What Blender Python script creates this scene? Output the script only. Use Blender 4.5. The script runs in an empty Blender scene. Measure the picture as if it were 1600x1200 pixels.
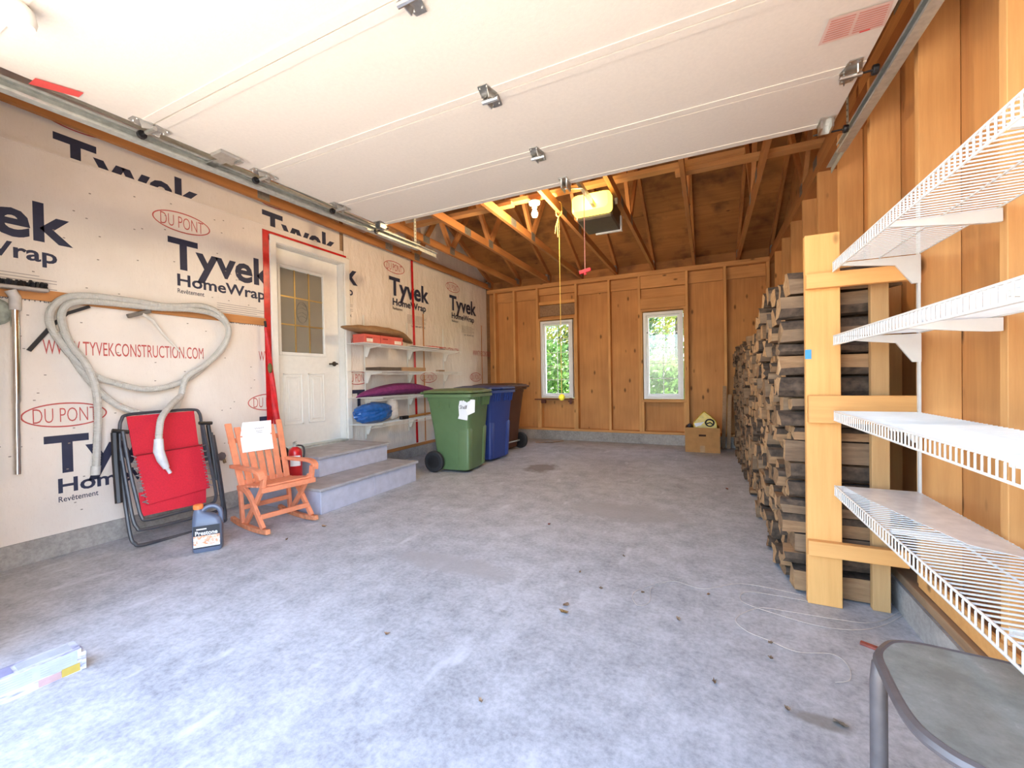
import bpy, bmesh, math, random
import numpy as np
from mathutils import Vector, Matrix
random.seed(7)
SC = bpy.context.scene
COL = SC.collection
PI = math.pi

# ------------------------------------------------------------------ camera
YAW, PITCH, ROLL, FPX, CAMH = math.radians(25.225), math.radians(-0.714), math.radians(-1.028), 650.3, 1.12
_f = Vector((-math.sin(YAW)*math.cos(PITCH), math.cos(YAW)*math.cos(PITCH), math.sin(PITCH)))
_r0 = Vector((math.cos(YAW), math.sin(YAW), 0)); _u0 = _r0.cross(_f)
_r = _r0*math.cos(ROLL) + _u0*math.sin(ROLL); _u = -_r0*math.sin(ROLL) + _u0*math.cos(ROLL)
cam_d = bpy.data.cameras.new('camera'); cam = bpy.data.objects.new('camera', cam_d); COL.objects.link(cam)
cam_d.sensor_width = 36.0; cam_d.lens = 36.0*FPX/1600; cam_d.clip_start = 0.02; cam_d.clip_end = 200
cam.matrix_world = Matrix(((_r.x, _u.x, -_f.x, 0), (_r.y, _u.y, -_f.y, 0), (_r.z, _u.z, -_f.z, CAMH), (0, 0, 0, 1)))
SC.camera = cam
# ------------------------------------------------------------------ light
W = bpy.data.worlds.new('sky'); SC.world = W; W.use_nodes = True
wn = W.node_tree; bg = wn.nodes['Background']
sky = wn.nodes.new('ShaderNodeTexSky'); sky.sky_type = 'NISHITA'; sky.sun_disc = False
SUN_EL, SUN_AZ = math.radians(48), math.radians(78)
sky.sun_elevation = SUN_EL; sky.sun_rotation = SUN_AZ; sky.air_density = 1.0; sky.dust_density = 1.5; sky.ozone_density = 1.0
wn.links.new(sky.outputs[0], bg.inputs[0]); bg.inputs[1].default_value = 0.66
sd = bpy.data.lights.new('sun', 'SUN'); sd.energy = 11.0; sd.angle = math.radians(0.6); sd.color = (1, 0.95, 0.86)
so = bpy.data.objects.new('sun', sd); COL.objects.link(so)
_sv = Vector((math.sin(SUN_AZ)*math.cos(SUN_EL), math.cos(SUN_AZ)*math.cos(SUN_EL), math.sin(SUN_EL)))
so.rotation_euler = _sv.to_track_quat('Z', 'Y').to_euler()
so.location = (6, 3, 12)
vs = SC.view_settings
vs.view_transform = 'Standard'; vs.look = 'None'; vs.gamma = 1.0; vs.use_curve_mapping = False; vs.exposure = 1.58

def ray(px, py): return _f + _r*((px-800)/FPX) - _u*((py-600)/FPX)
def P(px, py, X=None, Y=None, Z=None):
    d = ray(px, py); c = Vector((0, 0, CAMH))
    t = X/d.x if X is not None else (Y/d.y if Y is not None else (Z-CAMH)/d.z)
    return c + d*t

# ------------------------------------------------------------------ materials
MATS = {}
def nt(name):
    m = bpy.data.materials.new(name); m.use_nodes = True; t = m.node_tree
    b = t.nodes['Principled BSDF']; return m, t, b
def ramp(t, fac, stops):
    r = t.nodes.new('ShaderNodeValToRGB'); e = r.color_ramp.elements
    e[0].position, e[0].color = stops[0][0], (*stops[0][1], 1)
    e[1].position, e[1].color = stops[-1][0], (*stops[-1][1], 1)
    for p, c in stops[1:-1]:
        k = e.new(p); k.color = (*c, 1)
    t.links.new(fac, r.inputs[0]); return r.outputs[0]
def coords(t, scale=(1, 1, 1), rnd=True, space='Object'):
    tc = t.nodes.new('ShaderNodeTexCoord'); mp = t.nodes.new('ShaderNodeMapping')
    mp.inputs['Scale'].default_value = scale; t.links.new(tc.outputs[space], mp.inputs[0])
    if rnd:
        oi = t.nodes.new('ShaderNodeObjectInfo'); ml = t.nodes.new('ShaderNodeMath'); ml.operation = 'MULTIPLY'
        ml.inputs[1].default_value = 37.0; t.links.new(oi.outputs['Random'], ml.inputs[0]); t.links.new(ml.outputs[0], mp.inputs['Location'])
    return mp.outputs[0]
def noise(t, v, scale, detail=4, rough=.55):
    n = t.nodes.new('ShaderNodeTexNoise'); n.inputs['Scale'].default_value = scale; n.inputs['Detail'].default_value = detail
    n.inputs['Roughness'].default_value = rough; t.links.new(v, n.inputs['Vector']); return n.outputs['Fac']
def bump(t, b, h, strength=.3, dist=.01):
    n = t.nodes.new('ShaderNodeBump'); n.inputs['Strength'].default_value = strength; n.inputs['Distance'].default_value = dist
    t.links.new(h, n.inputs['Height']); t.links.new(n.outputs[0], b.inputs['Normal'])
def mix(t, fac, a, bb, mode='MIX'):
    n = t.nodes.new('ShaderNodeMix'); n.data_type = 'RGBA'; n.blend_type = mode
    for inp, v in ((n.inputs[0], fac), (n.inputs[6], a), (n.inputs[7], bb)):
        if isinstance(v, (int, float)): inp.default_value = v
        elif isinstance(v, tuple): inp.default_value = (*v, 1)
        else: t.links.new(v, inp)
    return n.outputs[2]
def hsv(*a): return a
def M(name, col, rough=.6, var=.12, scale=20, metal=0, bmp=0, bscale=None, spec=.5, coat=0, emit=None, alpha=None):
    if name in MATS: return MATS[name]
    m, t, b = nt(name); v = coords(t)
    n = noise(t, v, scale)
    lo = tuple(c*(1-var) for c in col); hi = tuple(min(1, c*(1+var)) for c in col)
    t.links.new(ramp(t, n, [(.3, lo), (.7, hi)]), b.inputs['Base Color'])
    b.inputs['Roughness'].default_value = rough; b.inputs['Metallic'].default_value = metal
    b.inputs['Specular IOR Level'].default_value = spec; b.inputs['Coat Weight'].default_value = coat
    if bmp: bump(t, b, noise(t, v, bscale or scale*2), bmp, .004)
    if emit: b.inputs['Emission Color'].default_value = (*emit[:3], 1); b.inputs['Emission Strength'].default_value = emit[3]
    MATS[name] = m; return m
def WOOD(name, c_lo, c_hi, axis='Z', knots=.0, grain=9.0, rough=.75, dirt=None, knot_scale=2.2):
    """lumber: grain streaks run along the axis, with knots"""
    if name in MATS: return MATS[name]
    m, t, b = nt(name)
    k = {'X': (.06, 1, 1), 'Y': (1, .06, 1), 'Z': (1, 1, .06)}[axis]
    v = coords(t, k); g = noise(t, v, grain*4, 6, .65)
    v2 = coords(t, (1, 1, 1)); big = noise(t, v2, 1.7, 2)
    c = ramp(t, g, [(.25, c_lo), (.5, tuple((a+bb)/2 for a, bb in zip(c_lo, c_hi))), (.75, c_hi)])
    c = mix(t, .35, c, ramp(t, big, [(.3, tuple(x*.62 for x in c_lo)), (.7, tuple(min(1, x*1.15) for x in c_hi))]))
    if knots:
        kk = {'X': (.45, 1, 1), 'Y': (1, .45, 1), 'Z': (1, 1, .45)}[axis]
        vo = t.nodes.new('ShaderNodeTexVoronoi'); vo.inputs['Scale'].default_value = knot_scale; t.links.new(coords(t, tuple(x*2.2 for x in kk)), vo.inputs['Vector'])
        msk = ramp(t, vo.outputs['Distance'], [(.0, (1, 1, 1)), (knots*.45, (.85, .85, .85)), (knots, (0, 0, 0))])
        c = mix(t, msk, c, tuple(x*.28 for x in c_lo))
    if dirt:
        dm = ramp(t, noise(t, coords(t, (1, 1, 1)), 3.1, 5), [(.5, (0, 0, 0)), (.72, (.8, .8, .8))]); c = mix(t, dm, c, dirt)
    t.links.new(c, b.inputs['Base Color']); b.inputs['Roughness'].default_value = rough
    bump(t, b, g, .18, .003); MATS[name] = m; return m

# wood kinds
STUDZ = WOOD('stud_lumber', (.56, .265, .085), (.78, .42, .15), 'Z', .10)
PLATEX = WOOD('plate_lumber_x', (.50, .22, .07), (.70, .36, .125), 'X', .09)
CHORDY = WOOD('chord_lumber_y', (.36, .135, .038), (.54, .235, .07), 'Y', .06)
WEB = WOOD('web_lumber', (.44, .18, .055), (.62, .28, .09), 'Z', .05)
PLYZ = WOOD('plywood_wall', (.46, .195, .06), (.67, .33, .11), 'Z', .15, 7, knot_scale=3.0)
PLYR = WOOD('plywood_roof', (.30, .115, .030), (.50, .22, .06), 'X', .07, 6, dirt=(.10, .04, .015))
PINE = WOOD('fresh_pine', (.70, .33, .09), (.88, .47, .155), 'Z', .11, knot_scale=2.8)
PINEX = WOOD('fresh_pine_x', (.66, .30, .085), (.84, .44, .145), 'X', .12)
OLDW = WOOD('weathered_board', (.22, .12, .06), (.46, .29, .16), 'Y', .08, dirt=(.12, .08, .05))
BATTEN = WOOD('batten_wood', (.42, .17, .05), (.60, .27, .09), 'Y', .05)

def concrete(name, lo, hi, stains=False):
    m, t, b = nt(name); v = coords(t, rnd=False)
    n1 = noise(t, v, 1.3, 8, .66); n2 = noise(t, v, 46, 6, .7); n3 = noise(t, v, 6.5, 8, .72)
    c = ramp(t, n1, [(.34, tuple(x*.80 for x in lo)), (.50, tuple((a+bb)/2 for a, bb in zip(lo, hi))), (.62, hi)])
    c = mix(t, .45, c, ramp(t, n3, [(.36, tuple(x*.58 for x in lo)), (.62, tuple(min(1, x*1.22) for x in hi))]))
    c = mix(t, .32, c, ramp(t, n2, [(.34, tuple(x*.42 for x in lo)), (.60, hi)]))
    vs2 = coords(t, (1, .35, 1), rnd=False); n4 = noise(t, vs2, 9, 4, .5)      # pale scuffs
    c = mix(t, ramp(t, n4, [(.62, (0, 0, 0)), (.74, (.55, .55, .55))]), c, tuple(min(1, x*1.25) for x in hi))
    if stains:   # oil spots with an outline of their own
        for (sx, sy, rx, ry, col) in stains:
            tc = t.nodes.new('ShaderNodeTexCoord'); mp = t.nodes.new('ShaderNodeMapping')
            mp.inputs['Location'].default_value = (-sx/rx, -sy/ry, 0); mp.inputs['Scale'].default_value = (1/rx, 1/ry, 0)
            t.links.new(tc.outputs['Object'], mp.inputs[0])
            ln = t.nodes.new('ShaderNodeVectorMath'); ln.operation = 'LENGTH'; t.links.new(mp.outputs[0], ln.inputs[0])
            ad = t.nodes.new('ShaderNodeMath'); ad.operation = 'MULTIPLY_ADD'; t.links.new(noise(t, v, 9, 5), ad.inputs[0]); ad.inputs[1].default_value = 1.3; t.links.new(ln.outputs['Value'], ad.inputs[2])
            mk = ramp(t, ad.outputs[0], [(.0, (.75, .75, .75)), (.35, (.75, .75, .75)), (.46, (0, 0, 0))]) if False else None
            sub = t.nodes.new('ShaderNodeMapRange'); sub.inputs[1].default_value = 1.75; sub.inputs[2].default_value = 1.35; sub.inputs[3].default_value = 0; sub.inputs[4].default_value = .7
            t.links.new(ad.outputs[0], sub.inputs[0]); c = mix(t, sub.outputs[0], c, col)
    t.links.new(c, b.inputs['Base Color']); b.inputs['Roughness'].default_value = .62; b.inputs['Specular IOR Level'].default_value = .35
    bump(t, b, n2, .12, .003); MATS[name] = m; return m
_st = [(*P(846, 731, Z=0).xy, .20, .26, (.16, .12, .09)), (*P(1275, 1125, Z=0).xy, .09, .035, (.20, .18, .15)), (*P(980, 800, Z=0).xy, .5, .25, (.36, .35, .35)), (*P(700, 880, Z=0).xy, .45, .12, (.38, .37, .37))]
CONC = concrete('slab_concrete', (.335, .341, .352), (.52, .529, .55), _st)
CURB = concrete('curb_concrete', (.27, .25, .23), (.42, .39, .36))
DRIVE = concrete('driveway_bounce', (.48, .40, .31), (.64, .55, .44))  # unseen driveway, tinted tan so it bounces warm light inside
def tyvek(name, wr):
    m, t, b = nt(name); v = coords(t, (1, 1, 1), rnd=False)
    c = ramp(t, noise(t, v, 2.2, 5), [(.3, (.72, .64, .565)), (.7, (.81, .74, .67))])  # wrap is white; the warm cast of the light is put into this tint
    c = mix(t, ramp(t, noise(t, v, 60, 3), [(.60, (0, 0, 0)), (.75, (.25, .25, .25))]), c, (.55, .47, .40))
    t.links.new(c, b.inputs['Base Color']); b.inputs['Roughness'].default_value = .55
    w = noise(t, coords(t, (1, 2.2, .9), rnd=False), 3.2, 5, .6); bump(t, b, w, wr, .05); MATS[name] = m; return m
TYV = tyvek('house_wrap', .18); TYV2 = tyvek('house_wrap_wrinkled', .55)
NAVY = M('print_navy', (.022, .026, .06), .6); REDP = M('print_red', (.50, .085, .07), .6); FINE = M('print_fine', (.36, .31, .29), .6)
TAPE = M('red_tape', (.52, .008, .012), .3, .25, 14, bmp=.4)
WHITE = M('white_paint', (.78, .76, .71), .4, .03); WMETAL = M('white_coated_wire', (.74, .73, .68), .35, .03)
VINYL = M('white_vinyl', (.78, .79, .80), .35, .03)
STEEL = M('galvanized_steel', (.50, .52, .48), .42, .15, 30, metal=.45); ZINC = M('zinc_hinge', (.55, .55, .53), .28, .1, 40, metal=.9)
CHROME = M('chrome', (.75, .73, .70), .12, .04, metal=1.0)
DOORSKIN = M('overhead_door_skin', (.76, .69, .60), .5, .03, 60, bmp=.12, bscale=160)
BLACKP = M('black_plastic', (.012, .012, .014), .45); RUBBER = M('black_rubber', (.018, .018, .02), .7)
GREYP = M('step_grey_paint', (.46, .46, .54), .55, .10, 12); TREAD = M('step_tread_grey', (.36, .35, .36), .6, .18, 9)
HOSE = M('vacuum_hose_grey', (.52, .50, .455), .5, .08, 30)
REDF = M('red_sling_fabric', (.56, .010, .03), .75, .12, 120, bmp=.2, bscale=300)
TUBEG = M('charcoal_tube', (.05, .052, .062), .4, .15, 30)
ORANGE = M('orange_paint', (.70, .235, .115), .55, .12, 18); ORANGE2 = M('orange_worn', (.60, .22, .10), .65, .3, 22)
PAPER = M('white_paper', (.82, .82, .82), .7, .02); INK = M('ink', (.05, .05, .07), .7)
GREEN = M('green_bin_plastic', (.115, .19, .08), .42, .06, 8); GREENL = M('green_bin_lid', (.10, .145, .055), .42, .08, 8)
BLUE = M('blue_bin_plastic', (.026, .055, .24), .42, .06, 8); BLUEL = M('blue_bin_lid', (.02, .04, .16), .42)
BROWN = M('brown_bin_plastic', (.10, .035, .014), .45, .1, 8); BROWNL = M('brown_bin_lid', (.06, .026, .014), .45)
CARD = M('cardboard', (.42, .205, .065), .8, .1, 10); KRAFT = M('kraft_paper', (.30, .17, .075), .8, .2, 12, bmp=.5)
def glassmat(name, col, rough=0.0, alpha=.15):
    m, t, b = nt(name); out = t.nodes['Material Output']
    tr = t.nodes.new('ShaderNodeBsdfTransparent'); gl = t.nodes.new('ShaderNodeBsdfGlossy'); gl.inputs['Roughness'].default_value = rough
    tr.inputs[0].default_value = (*col, 1); mx = t.nodes.new('ShaderNodeMixShader'); mx.inputs[0].default_value = alpha
    t.links.new(tr.outputs[0], mx.inputs[1]); t.links.new(gl.outputs[0], mx.inputs[2]); t.links.new(mx.outputs[0], out.inputs[0]); MATS[name] = m; return m
GLASS = glassmat('window_glass', (.95, .98, .97), .0, .06)

# ------------------------------------------------------------------ mesh helpers
class MB:
    def __init__(s): s.v = []; s.f = []; s.mi = []; s.cur = 0
    def add(s, vs, fs):
        o = len(s.v); s.v += [tuple(p) for p in vs]
        for f in fs: s.f.append(tuple(i+o for i in f)); s.mi.append(s.cur)
        return s
    def box(s, x0, x1, y0, y1, z0, z1):
        return s.add([(x0, y0, z0), (x1, y0, z0), (x1, y1, z0), (x0, y1, z0), (x0, y0, z1), (x1, y0, z1), (x1, y1, z1), (x0, y1, z1)],
                     [(0, 3, 2, 1), (4, 5, 6, 7), (0, 1, 5, 4), (1, 2, 6, 5), (2, 3, 7, 6), (3, 0, 4, 7)])
    def obox(s, a, b, w, h, up=(0, 0, 1)):
        """bar from a to b; w along side, h along up"""
        a, b = Vector(a), Vector(b); d = (b-a).normalized(); up = Vector(up)
        sd_ = d.cross(up).normalized(); up = sd_.cross(d).normalized(); vs = []
        for p in (a, b):
            for i, j in ((-1, -1), (1, -1), (1, 1), (-1, 1)): vs.append(p + sd_*(i*w/2) + up*(j*h/2))
        return s.add(vs, [(3, 2, 1, 0), (4, 5, 6, 7), (0, 1, 5, 4), (1, 2, 6, 5), (2, 3, 7, 6), (3, 0, 4, 7)])
    def prism(s, poly, off):
        """poly: list of 3-D points (one face), off: extrusion vector"""
        n = len(poly); off = Vector(off); q = [Vector(p) for p in poly]
        return s.add(q + [p+off for p in q], [tuple(range(n))[::-1], tuple(range(n, 2*n))] + [(i, (i+1) % n, n+(i+1) % n, n+i) for i in range(n)])
    def tube(s, pts, r, n=8, closed=False, caps=True, rs=None):
        pts = [Vector(p) for p in pts]; k = len(pts); prev = None; rings = []
        for i, p in enumerate(pts):
            if closed: d = pts[(i+1) % k]-pts[i-1]
            else: d = pts[min(i+1, k-1)]-pts[max(i-1, 0)]
            d.normalize()
            if prev is None:
                a = d.orthogonal().normalized()
            else:
                a = prev - d*prev.dot(d)
                a = a.normalized() if a.length > 1e-6 else d.orthogonal().normalized()
            prev = a; b2 = d.cross(a); rr = rs[i] if rs else r
            rings.append([p + (a*math.cos(2*PI*j/n) + b2*math.sin(2*PI*j/n))*rr for j in range(n)])
        return s.rings(rings, closed, caps)
    def rings(s, rings, closed=False, caps=True):
        n = len(rings[0]); k = len(rings); fs = []
        for i in range(k if closed else k-1):
            a, b2 = i*n, ((i+1) % k)*n
            for j in range(n): fs.append((a+j, a+(j+1) % n, b2+(j+1) % n, b2+j))
        if caps and not closed: fs.append(tuple(range(n))[::-1]); fs.append(tuple(range((k-1)*n, k*n)))
        return s.add([p for r_ in rings for p in r_], fs)
    def lathe(s, prof, n=16, c=(0, 0, 0), axis='z'):
        rings = []
        for r_, z in prof:
            ring = []
            for j in range(n):
                ca, sa = math.cos(2*PI*j/n)*r_, math.sin(2*PI*j/n)*r_
                ring.append({'z': (c[0]+ca, c[1]+sa, c[2]+z), 'y': (c[0]+sa, c[1]+z, c[2]+ca), 'x': (c[0]+z, c[1]+ca, c[2]+sa)}[axis])
            rings.append(ring)
        return s.rings(rings)
    def ball(s, c, rx, ry, rz, n=12, m=8, wob=0, seed=0):
        rnd = random.Random(seed); rings = []
        for i in range(m+1):
            th = PI*(.02+.96*i/m); ring = []
            for j in range(n):
                k = 1+wob*(rnd.random()-.5)*2
                ring.append((c[0]+rx*k*math.sin(th)*math.cos(2*PI*j/n), c[1]+ry*k*math.sin(th)*math.sin(2*PI*j/n), c[2]-rz*k*math.cos(th)))
            rings.append(ring)
        return s.rings(rings)
    def build(s, name, mat, parent=None, smooth=False, world=False, bevel=0, auto=True):
        me = bpy.data.meshes.new(name); vs_ = s.v
        if world and parent is not None:
            o = parent; off = Vector((0, 0, 0))
            while o is not None: off += o.location; o = o.parent
            vs_ = [tuple(Vector(p)-off) for p in s.v]
        me.from_pydata(vs_, [], s.f); me.validate()
        mats = mat if isinstance(mat, (list, tuple)) else [mat]
        for m in mats: me.materials.append(m)
        if len(mats) > 1 and len(me.polygons) == len(s.mi): me.polygons.foreach_set('material_index', s.mi)
        bm = bmesh.new(); bm.from_mesh(me); bmesh.ops.recalc_face_normals(bm, faces=bm.faces)
        if bevel:
            bmesh.ops.bevel(bm, geom=[e for e in bm.edges if e.is_manifold and e.calc_face_angle(0) > .6], offset=bevel, segments=1, affect='EDGES', clamp_overlap=True)
        bm.to_mesh(me); bm.free()
        if smooth:
            me.polygons.foreach_set('use_smooth', [True]*len(me.polygons))
            try: me.set_sharp_from_angle(angle=math.radians(40))
            except Exception: pass
        o = bpy.data.objects.new(name, me); COL.objects.link(o); o.parent = parent
        return o
def tag(o, label=None, cat=None, group=None, kind=None):
    for k, v in (('label', label), ('category', cat), ('group', group), ('kind', kind)):
        if v: o[k] = v
    return o
def thing(name, label, cat, loc=(0, 0, 0), rz=0, group=None, kind=None):
    o = bpy.data.objects.new(name, None); COL.objects.link(o); o.location = loc; o.rotation_euler = (0, 0, rz); o.empty_display_size = .1
    return tag(o, label, cat, group, kind)
def struct(name, label, cat=None, loc=(0, 0, 0)):
    return thing(name, label, cat or name.split('_')[0], loc, kind='structure')
def B(name, mat, parent, *bx, world=True, bevel=0):
    m = MB()
    for b_ in bx: m.box(*b_)
    return m.build(name, mat, parent, world=world, bevel=bevel)
def rrect(w, d, r, z, cx=0, cy=0, n=4):
    pts = []
    for sx, sy, a0 in ((1, 1, 0), (-1, 1, PI/2), (-1, -1, PI), (1, -1, 3*PI/2)):
        for i in range(n+1):
            a = a0+PI/2*i/n; pts.append((cx+sx*(w/2-r)+r*math.cos(a), cy+sy*(d/2-r)+r*math.sin(a), z))
    return pts
def spline(pts, k=8, closed=False):
    """Catmull-Rom through the points"""
    pts = [Vector(p) for p in pts]; n = len(pts); out = []
    for i in range(n if closed else n-1):
        g = (lambda j: pts[j % n]) if closed else (lambda j: pts[max(0, min(n-1, j))])
        p0, p1, p2, p3 = g(i-1), g(i), g(i+1), g(i+2)
        for s_ in range(k):
            t_ = s_/k; out.append(.5*((2*p1)+(p2-p0)*t_+(2*p0-5*p1+4*p2-p3)*t_*t_+(3*p1-p0-3*p2+p3)*t_**3))
    if not closed: out.append(pts[-1])
    return out
_TC = {}
def text_mesh(s, bold):
    key = (s, bold)
    if key in _TC: return _TC[key]
    cu = bpy.data.curves.new('lettering', 'FONT'); cu.body = s; cu.size = 1; cu.offset = bold; cu.resolution_u = 3
    ob = bpy.data.objects.new('lettering', cu); COL.objects.link(ob); bpy.context.view_layer.update()
    dg = bpy.context.evaluated_depsgraph_get(); me = bpy.data.meshes.new_from_object(ob.evaluated_get(dg))
    vs_ = [v.co.copy() for v in me.vertices]; fs = [tuple(p.vertices) for p in me.polygons]
    bpy.data.objects.remove(ob); bpy.data.curves.remove(cu); bpy.data.meshes.remove(me)
    _TC[key] = (vs_, fs); return _TC[key]
_cap = None
def lettering(parent, s, org, u, v, width, cap, mat, bold=0.0, name='lettering', world=True, clip=None):
    """string with its baseline start at org, running along u, up along v"""
    global _cap
    if _cap is None: _cap = max(p.y for p in text_mesh('H', 0)[0])
    vs_, fs = text_mesh(s, bold); x0 = min(p.x for p in vs_); x1 = max(p.x for p in vs_)
    org, u, v = Vector(org), Vector(u), Vector(v); m = MB()
    m.add([org + u*((p.x-x0)/(x1-x0)*width) + v*(p.y/_cap*cap) for p in vs_], fs)
    me = bpy.data.meshes.new(name); off = Vector((0, 0, 0)); o_ = parent
    while world and o_ is not None: off += o_.location; o_ = o_.parent
    me.from_pydata([tuple(Vector(p)-off) for p in m.v], [], m.f); me.materials.append(mat)
    if clip:                       # keep only the part of the print on one side of a y plane
        bm = bmesh.new(); bm.from_mesh(me)
        bmesh.ops.bisect_plane(bm, geom=bm.verts[:]+bm.edges[:]+bm.faces[:], plane_co=(0, clip[0], 0) if len(clip) == 2 else (0, 0, clip[0]), plane_no=(0, clip[1], 0) if len(clip) == 2 else (0, 0, clip[1]), clear_outer=True)
        if not bm.faces: bm.free(); bpy.data.meshes.remove(me); return None
        bm.to_mesh(me); bm.free()
    o = bpy.data.objects.new(name, me); COL.objects.link(o); o.parent = parent; return o

# ================================================================== STRUCTURE
XL, YB, XR = -3.92, 7.20, 0.84
# ---- floor, ground outside
fl = B('floor', CONC, None, (XL-.1, 1.0, .2, 7.36, -.12, 0)); tag(fl, 'grey stained concrete slab floor of the garage', 'floor', kind='structure')
g = B('ground', DRIVE, None, (-14, 12, -14, .19, -.2, -.03)); tag(g, 'unseen driveway outside the garage, tinted tan to bounce warm light', 'ground', kind='structure')
GRASS = M('grass_ground', (.16, .24, .05), .9, .35, 6)
g = B('ground', GRASS, None, (-22, 22, 7.5, 40, -.3, -.05)); tag(g, 'green grassy ground behind the garage', 'ground', kind='structure')

# ---- left wall: house wrap with printing
wl = struct('wall_left', 'left wall covered in white printed house wrap sheets, warm light put into their tint', 'wall', (XL, 0, 0))
DY0, DY1, DZ1 = 2.79, 3.665, 2.535          # doorway hole
def sheet(x, rects, name, mat): return B(name, mat, wl, *[(x-.004, x, a, b, c, d) for a, b, c, d in rects])
sheet(XL-.009, [(.2, 3.62, 2.55, 4.6)], 'wrap_sheet', TYV)
sheet(XL, [(.2, DY0, .14, 2.675), (DY0, DY1, DZ1, 2.675)], 'wrap_sheet', TYV)
# the sheet right of the door is wrinkled: a displaced grid
def wrinkled(y0, y1, z0, z1, ny, nz, seed):
    rnd = np.random.RandomState(seed); m = MB(); ph = rnd.rand(14)*6.28; fr = rnd.rand(14, 2)*9+2; am = rnd.rand(14)
    vs_ = []
    for j in range(nz+1):
        for i in range(ny+1):
            y = y0+(y1-y0)*i/ny; z = z0+(z1-z0)*j/nz
            k = max(.18, 1-(y-y0)/1.3)
            d = sum(a*abs(math.sin(f0*y*1.6+f1*z*.55+p_))**6 for a, (f0, f1), p_ in zip(am, fr, ph))/14
            vs_.append((XL+min(.0085, .010*k*d*2), y, z))
    m.add(vs_, [(j*(ny+1)+i, j*(ny+1)+i+1, (j+1)*(ny+1)+i+1, (j+1)*(ny+1)+i) for j in range(nz) for i in range(ny)])
    return m.build('wrap_sheet', TYV2, wl, smooth=True, world=True)
wrinkled(DY1, 7.20, .14, 3.9, 150, 90, 3)
B('sheathing', OLDW, wl, (XL-.16, XL-.014, .2, DY0-.02, 0, 4.6), (XL-.16, XL-.014, DY1+.02, 7.36, 0, 4.6), (XL-.16, XL-.014, DY0-.02, DY1+.02, DZ1+.02, 4.6))
tag(B('baseboard_left', CURB, None, (XL-.01, XL+.012, .36, 2.30, 0, .145), (XL-.01, XL+.012, 2.30, 7.19, 0, .145)), 'low concrete footing curb along the left wall', 'curb', kind='structure')
B('bottom_batten', BATTEN, wl, (XL+.001, XL+.014, 3.76, 7.18, .148, .19))
U, V = (0, 1, 0), (0, 0, 1)
def oval(y, z, w=.42, h=.165, x=XL+.0015, clip=None):
    m = MB(); n = 40
    o = [(x, y+w/2*math.cos(2*PI*i/n), z+h/2*math.sin(2*PI*i/n)) for i in range(n)]
    q = [(x, y+(w/2-.009)*math.cos(2*PI*i/n), z+(h/2-.009)*math.sin(2*PI*i/n)) for i in range(n)]
    m.add(o+q, [(i, (i+1) % n, n+(i+1) % n, n+i) for i in range(n)]); ob = m.build('print_oval', REDP, wl, world=True)
    if clip:
        bm = bmesh.new(); bm.from_mesh(ob.data); bmesh.ops.bisect_plane(bm, geom=bm.verts[:]+bm.edges[:]+bm.faces[:], plane_co=(0, clip[0], 0) if len(clip) == 2 else (0, 0, clip[0]), plane_no=(0, clip[1], 0) if len(clip) == 2 else (0, 0, clip[1]), clear_outer=True)
        gone = not bm.faces; bm.to_mesh(ob.data); bm.free()
        if gone: bpy.data.objects.remove(ob)
    lettering(wl, 'DU PONT', (x, y-w*.37, z-.048), U, V, w*.74, .096, REDP, -.012, 'print_lettering', clip=clip)
def block(y, ztop, x=XL+.0015, parts='otHRf', clip=None):
    """one repeat of the wrap print; y = left of the T, ztop = top of the big capitals"""
    if 'o' in parts: oval(y+.11, ztop+.145, x=x, clip=clip)
    if 't' in parts: lettering(wl, 'Tyvek', (x, y, ztop-.235), U, V, .885, .235, NAVY, .028, 'print_lettering', clip=clip)
    if 'H' in parts: lettering(wl, 'HomeWrap', (x, y+.06, ztop-.375), U, V, .745, .092, NAVY, .022, 'print_lettering', clip=clip)
    if 'R' in parts: lettering(wl, 'Revêtement', (x, y+.06, ztop-.437), U, V, .20, .036, NAVY, .008, 'print_lettering', clip=clip)
    if 'f' in parts:
        m = MB()
        for i in range(7):
            zz = ztop-.47-.019*i
            a0, a1 = y+.36, y+(.80 if i % 3 else .72)
            if clip: a0, a1 = (a0, min(a1, clip[0])) if clip[1] > 0 else (max(a0, clip[0]), a1)
            if a1 > a0: m.add([(x, a0, zz), (x, a1, zz), (x, a1, zz-.005), (x, a0, zz-.005)], [(0, 1, 2, 3)])
        if m.v: tag(m.build('print_fine_lines', FINE, wl, world=True), kind='stuff')
        lettering(wl, 'Call 1-800-44TYVEK', (x, y+.44, ztop-.64), U, V, .34, .030, NAVY, 0, 'print_lettering', clip=clip)
def www(y, z, x=XL+.0015, clip=None): lettering(wl, 'WWW.TYVEKCONSTRUCTION.COM', (x, y, z), U, V, .955, .094, REDP, 0.0, 'print_lettering', clip=clip)
CL, CR = (2.662, 1), (3.738, -1)
for y in (.43, 1.87): block(y, 2.312, clip=CL)
for y in (1.235, 2.672): block(y, 2.815, XL-.0075, 'ot', (2.60, -1, 'z'))
www(1.155, 1.337); www(2.597, 1.337, clip=CL)
block(1.146, .787, parts='otHR'); oval(2.69, .935, clip=CL)
lettering(wl, 'Tyvek', (XL+.0015, 2.588, .552), U, V, .885, .235, NAVY, .028, 'print_lettering', clip=CL)
XW = XL+.0102
for y in (2.985, 4.44, 5.895): block(y, 2.545, XW, 'tHRf' if y < 3 else 'otHRf', CR)
for y in (3.735, 5.19, 6.64): www(y, 1.565, XW, CR)
for y in (3.72, 5.17, 6.62): oval(y+.11, 1.165, x=XW, clip=CR)
for y in (3.615,): lettering(wl, 'Ty', (XW, y+.13, .80), U, V, .36, .21, NAVY, .028, 'print_lettering'); lettering(wl, 'Hom', (XW, y+.23, .655), U, V, .30, .085, NAVY, .022, 'print_lettering')
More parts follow.
